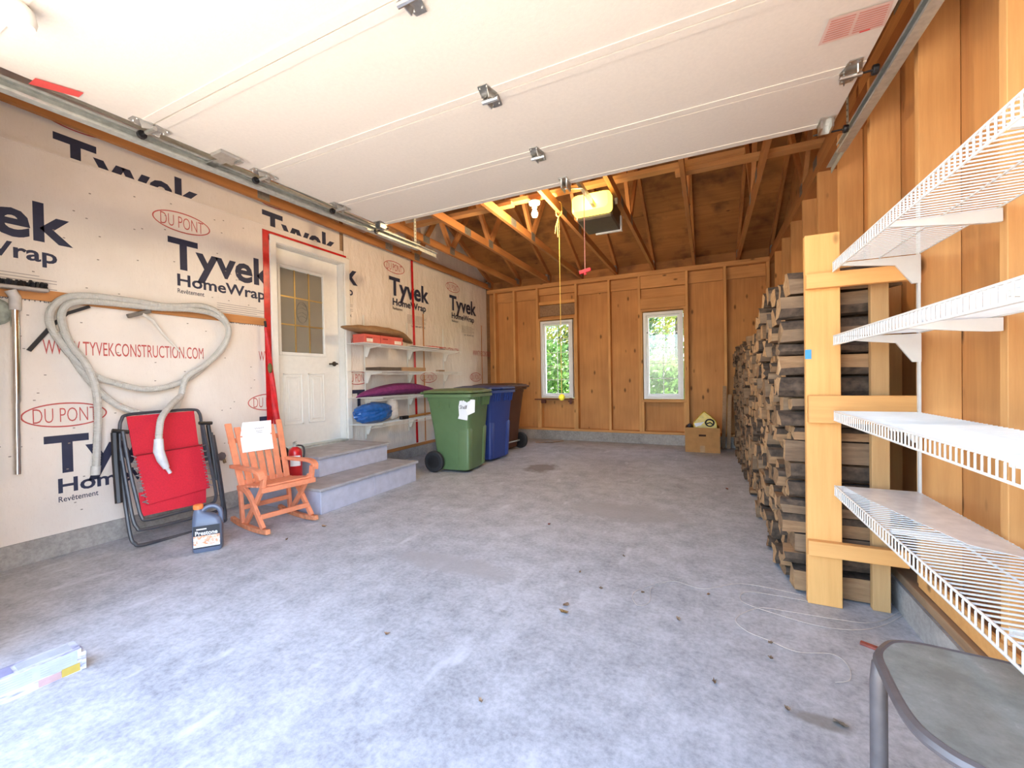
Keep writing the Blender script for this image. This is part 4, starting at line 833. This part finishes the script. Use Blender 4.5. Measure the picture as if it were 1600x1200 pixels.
def log_shape(w, h_, L):
    """split log lying along x: polygon in yz, its outline part split faces, part bark"""
    kind = lr.choice('wwwqqhrt'); pts = []
    if kind == 'w':      # wedge, bark on top or below
        pts = [(-.5, -.42), (.5, -.5), (.46, .1), (.28, .42), (0, .5), (-.3, .4), (-.48, .05)]; bark = {2, 3, 4, 5}
    elif kind == 'q': pts = [(-.5, -.5), (.5, -.46), (.44, -.05), (.22, .32), (-.12, .48), (-.48, .5)]; bark = {1, 2, 3, 4}
    elif kind == 'h': pts = [(-.5, -.45), (.5, -.48), (.42, .02), (.2, .4), (-.1, .5), (-.38, .25)]; bark = {1, 2, 3, 4, 5}
    elif kind == 'r': pts = [(.5*math.cos(2*PI*i/9), .5*math.sin(2*PI*i/9)) for i in range(9)]; bark = set(range(9))
    else: pts = [(-.5, -.5), (.5, -.44), (.46, .46), (-.44, .5)]; bark = {2} if lr.random() < .5 else set()
    if lr.random() < .5: pts = [(-a_, b2) for a_, b2 in pts][::-1]; n = len(pts); bark = {(n-2-i) % n for i in bark}
    if lr.random() < .35: pts = [(a_, -b2) for a_, b2 in pts][::-1]; n = len(pts); bark = {(n-2-i) % n for i in bark}
    n = len(pts); m_ = MB(); jit = [[(lr.uniform(-.05, .05), lr.uniform(-.05, .05)) for _ in range(n)] for _ in range(4)]
    def clampv(v_): return max(-.5, min(.5, v_))
    rings_ = [[(L*i/3+ (lr.uniform(-.008, .008) if i in (0, 3) else 0), clampv(p_[0]+jit[i][j][0])*w, clampv(p_[1]+jit[i][j][1])*h_) for j, p_ in enumerate(pts)] for i in range(4)]
    o_ = len(m_.v); m_.v += [p_ for r2 in rings_ for p_ in r2]
    for i in range(3):
        for j in range(n): m_.f.append((i*n+j, i*n+(j+1) % n, (i+1)*n+(j+1) % n, (i+1)*n+j)); m_.mi.append(1 if j in bark else 0)
    m_.f.append(tuple(range(n))[::-1]); m_.mi.append(2); m_.f.append(tuple(range(3*n, 4*n))); m_.mi.append(2)
    return m_
def pile_top(y): return 1.43 + .05*math.sin(y*2.3) - (.03 if y > 5 else 0)
cells = []; tops = []; y = 2.52
while y < 6.93:
    w = lr.uniform(.09, .165); w = min(w, 6.96-y+.02); z = .004 if lr.random() < .6 else .012
    top = pile_top(y)
    while z < top:
        h_ = lr.uniform(.06, .125); cells.append((y+w/2, z+h_/2, w*.955, h_*.955)); z += h_
    tops.append((y, y+w, z)); y += w
cells.sort(key=lambda c_: c_[0])
protos = {}
LGL = 'split firewood log stacked in the long pile along the right wall'
far = MB(); far_m = []; nlog = 0
for (yc, zc, w, h_) in cells:
    m = log_shape(w, h_, lr.uniform(.36, .40)); x0 = .365+max(-.03, min(.045, lr.gauss(.0, .03))); side = SIDE1 if lr.random() < .6 else SIDE2; end = END1 if lr.random() < .62 else END2
    if nlog < 296:
        o = m.build('firewood_log', [side, BARK, end], None); o.location = (x0, yc, zc); o.rotation_euler = (lr.uniform(-.015, .015), lr.uniform(-.004, .004), lr.uniform(-.006, .006)); tag(o, LGL, 'firewood', 'stacked firewood logs'); nlog += 1
    else:
        o_ = len(far.v); far.v += [(x0+a_, yc+b2, zc+c2) for a_, b2, c2 in m.v]; far.f += [tuple(i+o_ for i in f_) for f_ in m.f]; far.mi += m.mi
o = far.build('firewood_far_end', [SIDE2, BARK, END2], None); tag(o, 'far end of the firewood pile by the back wall', 'firewood', 'stacked firewood logs', 'stuff')
for i, (y_, dz_, rz_, w_) in enumerate(((2.62, .10, .06, .16), (2.87, .105, -.10, .15), (3.12, .10, .12, .15), (3.38, .10, -.08, .14), (3.64, .10, .1, .13))):
    m = log_shape(w_, .12, .44); o = m.build('firewood_log', [SIDE2, BARK, END1], None); o.location = (.38, y_, max(q_[2] for q_ in tops if q_[0] < y_+.13 and q_[1] > y_-.13)+.064); o.rotation_euler = (lr.uniform(-.03, .03), 0, rz_*.3); tag(o, 'loose bark-covered log on top of the pile, '+('nearest the pine post', 'second from the pine post', 'third from the pine post', 'fourth from the pine post', 'farthest from the pine post')[i], 'firewood', 'loose logs on top of the pile')

# ================================================================== WHEELED BINS
def bin_(label, loc, rz, body, lid, h=.96, note=False):
    t = thing('wheeled_bin', label, 'bin', loc, rz)
    m = MB(); secs = []
    for z, d, w, cx in ((.03, .40, .42, .02), (.06, .43, .44, .02), (.50, .50, .49, .01), (h-.10, .585, .545, 0), (h-.09, .60, .56, 0), (h-.01, .61, .57, 0)): secs.append(rrect(d, w, .05, z, cx))
    m.rings(secs); bd = m.build('body', body, t, smooth=True)
    m = MB(); m.rings([rrect(.66, .60, .04, h-.05), rrect(.67, .61, .04, h-.045), rrect(.67, .61, .04, h-.012), rrect(.64, .58, .04, h-.006)]); m.build('rim', body, t, smooth=True)
    m = MB(); m.rings([rrect(.665, .605, .05, h, -.005), rrect(.69, .62, .05, h+.006, -.005), rrect(.68, .61, .06, h+.03, -.005), rrect(.52, .44, .08, h+.05, 0), rrect(.30, .25, .08, h+.054, 0)]); ld = m.build('lid', lid, t, smooth=True)
    m = MB(); m.box(.30, .385, -.10, .10, h+.0, h+.018); m.build('lid_grip', lid, ld, bevel=.006)
    for s_ in (1, -1): m = MB(); m.box(-.40, -.31, s_*.17-.02, s_*.17+.02, h-.03, h+.012); m.build('handle_lug', body, t, bevel=.006)
    m = MB(); m.tube([(-.395, -.24, h), (-.395, .24, h)], .016, 8); m.build('handle_bar', body, t, smooth=True)
    for s_ in (1, -1):          # ribs under the rim and moulded corner panel
        for k in range(4): m = MB(); m.prism([(.305, s_*(.06+.055*k)-.004, h-.05), (.305, s_*(.06+.055*k)+.004, h-.05), (.285, s_*(.06+.055*k)+.004, h-.16), (.285, s_*(.06+.055*k)-.004, h-.16)], (.024, 0, 0)); m.build('rib', body, bd)
        m = MB(); m.rings([rrect(.16, .10, .03, .05, .165, s_*.178), rrect(.17, .11, .03, .52, .185, s_*.192), rrect(.12, .08, .03, .56, .185, s_*.19)]); m.build('corner_panel', body, bd, smooth=True)
        for k in (-.12, .02): m = MB(); m.box(k-.003, k+.003, s_*.26, s_*.278, h-.17, h-.06); m.build('rib', body, bd)
        m = MB(); m.lathe([(.03, -.028), (.118, -.028), (.13, -.018), (.13, .018), (.118, .028), (.03, .028)], 24, (-.20, s_*.275, .13), 'y'); wh = m.build('wheel', RUBBER, t, smooth=True)
        m = MB(); m.lathe([(.02, -.032), (.085, -.030), (.085, .030), (.02, .032)], 16, (-.20, s_*.275, .13), 'y'); m.build('hub', BLACKP, wh)
    m = MB(); m.tube([(-.20, -.27, .13), (-.20, .27, .13)], .012, 8); m.build('axle', STEEL, t)
    return t
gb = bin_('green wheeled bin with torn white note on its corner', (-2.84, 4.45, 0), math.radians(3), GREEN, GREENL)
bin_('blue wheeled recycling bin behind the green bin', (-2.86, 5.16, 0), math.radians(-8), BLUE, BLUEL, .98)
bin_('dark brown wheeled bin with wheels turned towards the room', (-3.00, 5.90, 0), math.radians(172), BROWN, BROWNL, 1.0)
nb = thing('torn_note', 'torn white handwritten note stuck on the green bin corner', 'note', (-2.55, 4.16, .68))
q0 = Matrix.Translation(gb.location) @ Matrix.Rotation(math.radians(3), 4, 'Z')
def gp(a_, z): return q0 @ Vector((.165+a_, -.272+.62*max(0, a_-.085), z))
m = MB(); out = [(-.02, .66), (.10, .64), (.105, .70), (.175, .735), (.18, .88), (.15, .885), (.05, .875), (.045, .86), (.04, .875), (.005, .87), (-.01, .80), (-.005, .70)]
m.prism([gp(a_, z) + Vector((0, -.012, 0)) for a_, z in out], (.001, -.0015, 0)); m.build('paper', PAPER, nb, world=True)
p0 = gp(.01, .775)+Vector((.0, -.0165, 0)); u_ = (gp(.08, .775)-gp(.01, .775)).normalized(); lettering(nb, 'Shelf', p0, u_, (0, 0, 1), .095, .045, INK, 0, 'handwriting')

# ---- cardboard box with a yellow bag, stakes behind
cb = thing('cardboard_box', 'open cardboard box standing by the back wall', 'box', (-.085, 6.82, 0))
x0, x1, y0, y1, z1 = -.315, .148, 6.62, 7.02, .36
for bx in ((x0, x1, y0, y0+.006, .004, z1), (x0, x1, y1-.006, y1, .004, z1), (x0, x0+.006, y0+.006, y1-.006, .004, z1), (x1-.006, x1, y0+.006, y1-.006, .004, z1)): B('side_panel', CARD, cb, bx)
B('bottom_panel', CARD, cb, (x0, x1, y0, y1, 0, .004)); B('hand_hole', M('hole_dark', (.05, .02, .008), .9), cb, (-.13, -.035, y0-.0012, y0-.0002, .235, .262)); B('tape_strip', M('box_tape', (.42, .24, .10), .4), cb, (-.115, -.05, y0-.001, y0-.0002, .004, .10))
yb = thing('yellow_bag', 'yellow printed bag rising out of the cardboard box', 'bag', (-.09, 6.8, .1))
m = MB(); prof = [(-.20, .30), (-.205, .42), (-.14, .50), (-.065, .585), (-.05, .585), (.03, .52), (.10, .45), (.115, .38), (.12, .30)]
m.prism([(a_, 6.72+.10*(z-.3), z) for a_, z in prof], (0, .10, 0)); m.build('bag_body', M('yellow_plastic', (.62, .44, .02), .35, .25, 18), yb, world=True, bevel=.01)
m = MB(); m.tube([(.015+.055*math.cos(2*PI*i/20), 6.724, .425+.05*math.sin(2*PI*i/20)) for i in range(20)], .010, 5, closed=True); m.tube([(-.04, 6.718, .405), (.02, 6.724, .43), (.06, 6.722, .40)], .009, 5); m.build('black_ring_print', BLACKP, yb, world=True)
m = MB(); m.prism([(-.195, 6.727, .41), (-.06, 6.73, .435), (-.10, 6.725, .385), (-.17, 6.725, .36)], (0, -.002, 0)); m.build('white_flash_print', PAPER, yb, world=True)
lump('black_bundle', 'black plastic bundle at the left edge inside the cardboard box', 'bundle', BLACKP, (-.255, 6.80, .24), .045, .09, .08, .12, 3)
for i, (xx, h_) in enumerate(((.20, .95), (.27, .82))):
    m = MB(); m.obox((xx, 7.05, .005), (xx+.03, YB-.03, h_), .05, .02, up=(0, 1, 0)); o = m.build('wooden_stake', OLDW, None); tag(o, ['taller weathered stake leaning on back wall beside the box', 'shorter weathered stake leaning on back wall by the firewood'][i], 'stake')
bcl = thing('bar_clamp', 'rusty bar clamp lying along the sill of the left window', 'clamp', (-2.52, YB-.02, .70))
RUST = M('rusty_red', (.13, .04, .025), .6, .2)
m = MB(); m.box(-2.92, -2.17, YB-.028, YB-.016, .722, .742); m.build('bar', RUST, bcl, world=True); m = MB(); m.box(-2.79, -2.70, YB-.04, YB-.004, .66, .72); m.build('fixed_jaw', RUST, bcl, world=True, bevel=.006); m = MB(); m.box(-2.245, -2.21, YB-.04, YB-.004, .65, .76); m.tube([(-2.27, YB-.025, .70), (-2.19, YB-.025, .69)], .012, 8); m.build('sliding_jaw', RUST, bcl, world=True)
o = MB(); o.tube([(-2.72, 6.70, .008), (-2.45, 6.78, .008), (-2.32, 7.02, .008)], .008, 6); o = o.build('thin_stick', OLDW, None); tag(o, 'thin brown stick lying on the floor behind the bins', 'stick')

# ---- carton at the lower left
BXM = None
def boxprint(name, seed):
    m_, t, b = nt(name); v = coords(t, (1, .35, 2.2), rnd=False); n1 = noise(t, v, 26+seed, 3)
    t.links.new(ramp(t, n1, [(.34, (.20, .20, .30)), (.44, (.42, .43, .50)), (.56, (.50, .52, .54)), (.66, (.28, .27, .36))]), b.inputs['Base Color']); b.inputs['Roughness'].default_value = .3; return m_
PRT = boxprint('carton_print', 1)
ct = thing('printed_carton', 'long white printed carton lying on the floor at left', 'carton', (-2.30, .50, 0))
e0, e1 = P(128, 1047, Z=0), P(-30, 1116, Z=0); dr_ = (e1-e0).normalized(); pr = Vector((dr_.y, -dr_.x, 0)); pr = pr if pr.x < 0 else -pr
def cbx(nm, a0, a1, b0, b1, z0, z1, mat, par): 
    m_ = MB(); m_.prism([e0+dr_*a0+pr*b0+Vector((0, 0, z0)), e0+dr_*a1+pr*b0+Vector((0, 0, z0)), e0+dr_*a1+pr*b1+Vector((0, 0, z0)), e0+dr_*a0+pr*b1+Vector((0, 0, z0))], (0, 0, z1-z0)); return m_.build(nm, mat, par, world=True)
LN = (e1-e0).length
cbd = cbx('carton_body', 0, LN+.06, 0, .095, 0, .088, PRT, ct)
cbx('window_strip', .02, .16, .02, .08, .088, .0895, M('pale_strip', (.36, .38, .39), .3), cbd); cbx('dark_strip', .17, LN, .02, .08, .088, .0893, M('slate_strip', (.22, .22, .34), .35), cbd)
cbx('white_panel', .012, LN+.02, -.0015, 0, .035, .085, M('carton_white', (.34, .38, .375), .35), cbd); cbx('yellow_panel', .005, .055, -.0017, 0, .004, .034, M('carton_yellow', (.40, .30, .06), .4), cbd); cbx('picture_panel', .056, .115, -.0016, 0, .004, .030, M('carton_pink', (.40, .27, .28), .4), cbd)
cbx('end_flap', -.012, 0, -.004, .06, .004, .072, PRT, ct)
m = MB()
for r in range(4):
    for k in range(2):
        a0 = .03+.10*k; m_z = .045+.009*r; q_ = e0-pr*.0022
        m.add([q_+dr_*a0+Vector((0, 0, m_z)), q_+dr_*(a0+.08)+Vector((0, 0, m_z)), q_+dr_*(a0+.08)+Vector((0, 0, m_z+.003)), q_+dr_*a0+Vector((0, 0, m_z+.003))], [(0, 1, 2, 3)])
tag(m.build('print_lines', M('print_blue', (.30, .32, .50), .5), cbd, world=True), kind='stuff')

# ---- glass-topped patio table, lower right
TZ = .50
BRZ = M('bronze_tube', (.115, .10, .10), .42, .15, 25, metal=.25)
def tglass():
    m_, t, b = nt('table_glass'); n1 = noise(t, coords(t, (1, 1, 1), rnd=False), 14, 6, .7)
    t.links.new(ramp(t, n1, [(.35, (.20, .21, .18)), (.6, (.28, .29, .255)), (.72, (.40, .40, .37))]), b.inputs['Base Color']); b.inputs['Roughness'].default_value = .22; b.inputs['Transmission Weight'].default_value = .25; return m_
tb = thing('patio_table', 'small patio table with bronze tube frame and dusty glass top', 'table', (.55, 1.0, 0))
ring_px = [(1375, 1030), (1384, 1016), (1400, 1009), (1440, 1013), (1500, 1026), (1600, 1049)]
left_px = [(1375, 1030), (1388, 1062), (1410, 1105), (1435, 1140), (1470, 1170), (1530, 1206)]
far_e = [P(x, y, Z=TZ) for x, y in ring_px]; left_e = [P(x, y, Z=TZ) for x, y in left_px]
c0 = far_e[-1]+Vector((.09, -.005, 0)); c1_ = left_e[-1]
outline = left_e[::-1]+far_e[1:]+[Vector((.68, c0.y-.03, TZ)), Vector((.70, c0.y-.10, TZ)), Vector((.70, c1_.y+.06, TZ)), Vector((.66, c1_.y-.02, TZ)), Vector((.56, c1_.y-.06, TZ)), Vector((.48, c1_.y-.045, TZ))]
path = spline(outline, 4, closed=True)
m = MB(); m.tube(path, .012, 8, closed=True); m.build('rim', BRZ, tb, smooth=True, world=True)
m = MB(); m.prism([p_+Vector((0, 0, .004)) for p_ in path], (0, 0, .006)); m.build('glass_top', tglass(), tb, world=True)
for lx, ly in ((left_e[0].x-.004, left_e[0].y-.004), (.67, c0.y-.05), (.67, c1_.y+.03), (c1_.x+.03, c1_.y-.02)):
    m = MB(); m.tube([(lx, ly, 0), (lx, ly, TZ-.05), (lx+.004, ly+.002, TZ-.012), (lx+.012, ly+.004, TZ-.004)], .0155, 10); lg = m.build('leg', BRZ, tb, smooth=True, world=True)

# ---- strands of clear line, leaves and bits on the floor
LINE = M('clear_line', (.55, .50, .44), .35)
for nm, pts, lab in (('twine', [(1255, 930), (1160, 912), (1100, 920), (1050, 908), (1005, 918), (988, 930), (997, 946), (1015, 940), (1018, 918), (1040, 910)], 'loop of pale line lying on the floor, nearest the middle'), ('twine', [(1418, 948), (1370, 972), (1310, 968), (1230, 955), (1185, 950), (1150, 966), (1165, 985), (1200, 1000), (1245, 1018), (1300, 1022), (1325, 1040), (1328, 1062), (1305, 1066)], 'long pale line snaking on the floor towards the curb'), ('twine', [(1425, 952), (1385, 975), (1340, 984), (1280, 978), (1215, 960), (1160, 940), (1165, 925), (1210, 930), (1265, 940)], 'pale line curling on the floor before the firewood post')):
    m = MB(); m.tube(spline([P(x, y, Z=.003+.0015*(i % 3)) for i, (x, y) in enumerate(pts)], 8), .0013, 5); o = m.build(nm, LINE, None, smooth=True); tag(o, lab, 'line')
LEAF = M('dry_leaf', (.26, .16, .09), .8, .4, 30); LEAFR = M('red_leaf', (.30, .07, .045), .8, .3, 30); rl = random.Random(5)
def leaf(px, py, s_, mat, lab, grp=None):
    s_ *= .75; m_ = MB(); n = 10; a0 = rl.uniform(0, 6.28); vs_ = []
    for i in range(n):
        a_ = 2*PI*i/n; r_ = s_*(1 if i % 2 else .62)*(1.35 if i == 0 else 1); vs_.append((r_*math.cos(a_), r_*.62*math.sin(a_), .004+.010*rl.random()))
    m_.add(vs_+[(0, 0, .003)], [(i, (i+1) % n, n) for i in range(n)]); m_.add([(a_, b2, c2-.0015) for a_, b2, c2 in vs_]+[(0, 0, .0015)], [((i+1) % n, i, n) for i in range(n)])
    o_ = m_.build('dead_leaf', mat, None); p_ = P(px, py, Z=0); o_.location = (p_.x, p_.y, 0.0005); o_.rotation_euler = (0, 0, a0); tag(o_, lab, 'leaf', grp)
for px, py, s_, where in ((939, 921, .016, 'right of the largest tan leaf'), (1004, 927, .016, 'inside the loop of pale line'), (906, 895, .015, 'just beyond the largest tan leaf'), (751, 1097, .014, 'at the bottom middle of the picture'), (1107, 930, .016, 'between the loop of line and the firewood post'), (1204, 1006, .014, 'beside the long snaking line'), (1204, 1030, .014, 'below the bend of the long snaking line'), (1116, 1067, .018, 'left of the grey floor stain'), (1060, 969, .018, 'just below the loop of pale line'), (605, 992, .02, 'alone on the left half of the open floor'), (506, 823, .03, 'beside the right rocker of the orange chair'), (448, 844, .02, 'in front of the left rocker of the orange chair'), (975, 870, .015, 'in the open floor beyond the loop of line'), (1230, 1110, .015, 'at the left tip of the grey floor stain')): leaf(px, py, s_, LEAF, 'small dry brown leaf '+where, 'dry leaves on the floor')
leaf(858, 820, .024, LEAFR, 'single dark red leaf lying mid-floor'); leaf(1136, 765, .03, LEAFR, 'red leaf on the floor beside the firewood pile'); leaf(881, 958, .035, M('tan_leaf', (.26, .15, .05), .8, .4, 30), 'largest crumpled tan leaf in the middle of the floor'); leaf(884, 947, .028, LEAF, 'dark leaf touching the largest tan leaf'); leaf(1313, 1133, .03, M('grey_leaf', (.20, .17, .13), .8, .3), 'grey-brown leaf near the patio table leg')
m = MB(); a_ = P(1358, 1011, Z=0); m.obox(a_+Vector((-.025, .012, .006)), a_+Vector((.025, -.012, .006)), .02, .010); o = m.build('bark_chip', LEAFR, None); tag(o, 'reddish bark chip on the floor behind the patio table', 'bark chip')

# ================================================================== TREES OUTSIDE
def leafmat(name, lo, hi):
    m_, t, b = nt(name); n1 = noise(t, coords(t, rnd=False), 2.2, 3); out = t.nodes['Material Output']
    c_ = ramp(t, n1, [(.35, lo), (.65, hi)]); t.links.new(c_, b.inputs['Base Color']); b.inputs['Roughness'].default_value = .6
    tr = t.nodes.new('ShaderNodeBsdfTranslucent'); t.links.new(c_, tr.inputs[0]); mx = t.nodes.new('ShaderNodeMixShader'); mx.inputs[0].default_value = .45
    t.links.new(b.outputs[0], mx.inputs[1]); t.links.new(tr.outputs[0], mx.inputs[2]); t.links.new(mx.outputs[0], out.inputs[0]); return m_
FOL = [leafmat('foliage_green', (.05, .13, .03), (.16, .28, .06)), leafmat('foliage_yellow', (.22, .24, .04), (.48, .42, .06)), leafmat('foliage_deep', (.02, .06, .02), (.07, .15, .05))]
TRUNK = M('tree_bark', (.12, .09, .07), .95, .4, 20, bmp=.6)
def tree(label, x, y, h_, r_, z0, n, mat, seed):
    t = thing('tree', label, 'tree', (x, y, -.05), group=None); rnd = random.Random(seed)
    m_ = MB(); m_.tube([(0, 0, 0), (.05, .03, h_*.5), (0, 0, h_*.9)], .08, 7, rs=[.10, .07, .02]); m_.build('trunk', TRUNK, t)
    m_ = MB()
    for _ in range(n):
        while True:
            p_ = Vector((rnd.uniform(-1, 1), rnd.uniform(-1, 1), rnd.uniform(-1, 1)))
            if .25 < p_.length < 1: break
        p_ = Vector((p_.x*r_, p_.y*r_, z0+(h_-z0)*(.5+.5*p_.z))); a_ = Vector((rnd.gauss(0, 1), rnd.gauss(0, 1), rnd.gauss(0, 1))).normalized(); b2 = a_.orthogonal().normalized(); c2 = a_.cross(b2); k = rnd.uniform(.05, .11)
        m_.add([p_-b2*k, p_+c2*k*.5, p_+b2*k, p_-c2*k*.5], [(0, 1, 2, 3)])
    tag(m_.build('foliage', mat, t), kind='stuff')
for i, a_ in enumerate((('leafy green shrub seen low through the left window', -4.3, 11.4, 2.3, 1.2, .1, 3200, 0), ('tall yellow-green tree seen through the left window', -5.4, 13.6, 6.0, 1.9, .8, 4200, 1), ('deep green tree between the two windows outside', -2.9, 13.4, 5.6, 1.6, .3, 3800, 2), ('leafy green shrub seen low through the right window', -1.0, 11.2, 1.7, 1.1, .05, 3000, 0), ('yellow-leaved tree seen high through the right window', -.9, 14.2, 6.4, 2.0, 2.4, 4200, 1), ('deep green tree at far right behind the garage', 1.3, 13.8, 5.2, 1.7, .2, 3600, 2), ('broad green tree at far left behind the garage', -7.6, 14.6, 6.5, 2.2, .4, 4200, 0), ('distant green tree behind the yellow-leaved tree', -1.6, 18.5, 5.0, 2.4, .3, 4200, 0), ('distant deep green tree behind the left window trees', -6.3, 18.5, 5.5, 2.6, .3, 4200, 2))): tree(a_[0], a_[1], a_[2], a_[3], a_[4], a_[5], a_[6], FOL[a_[7]], 100+i)
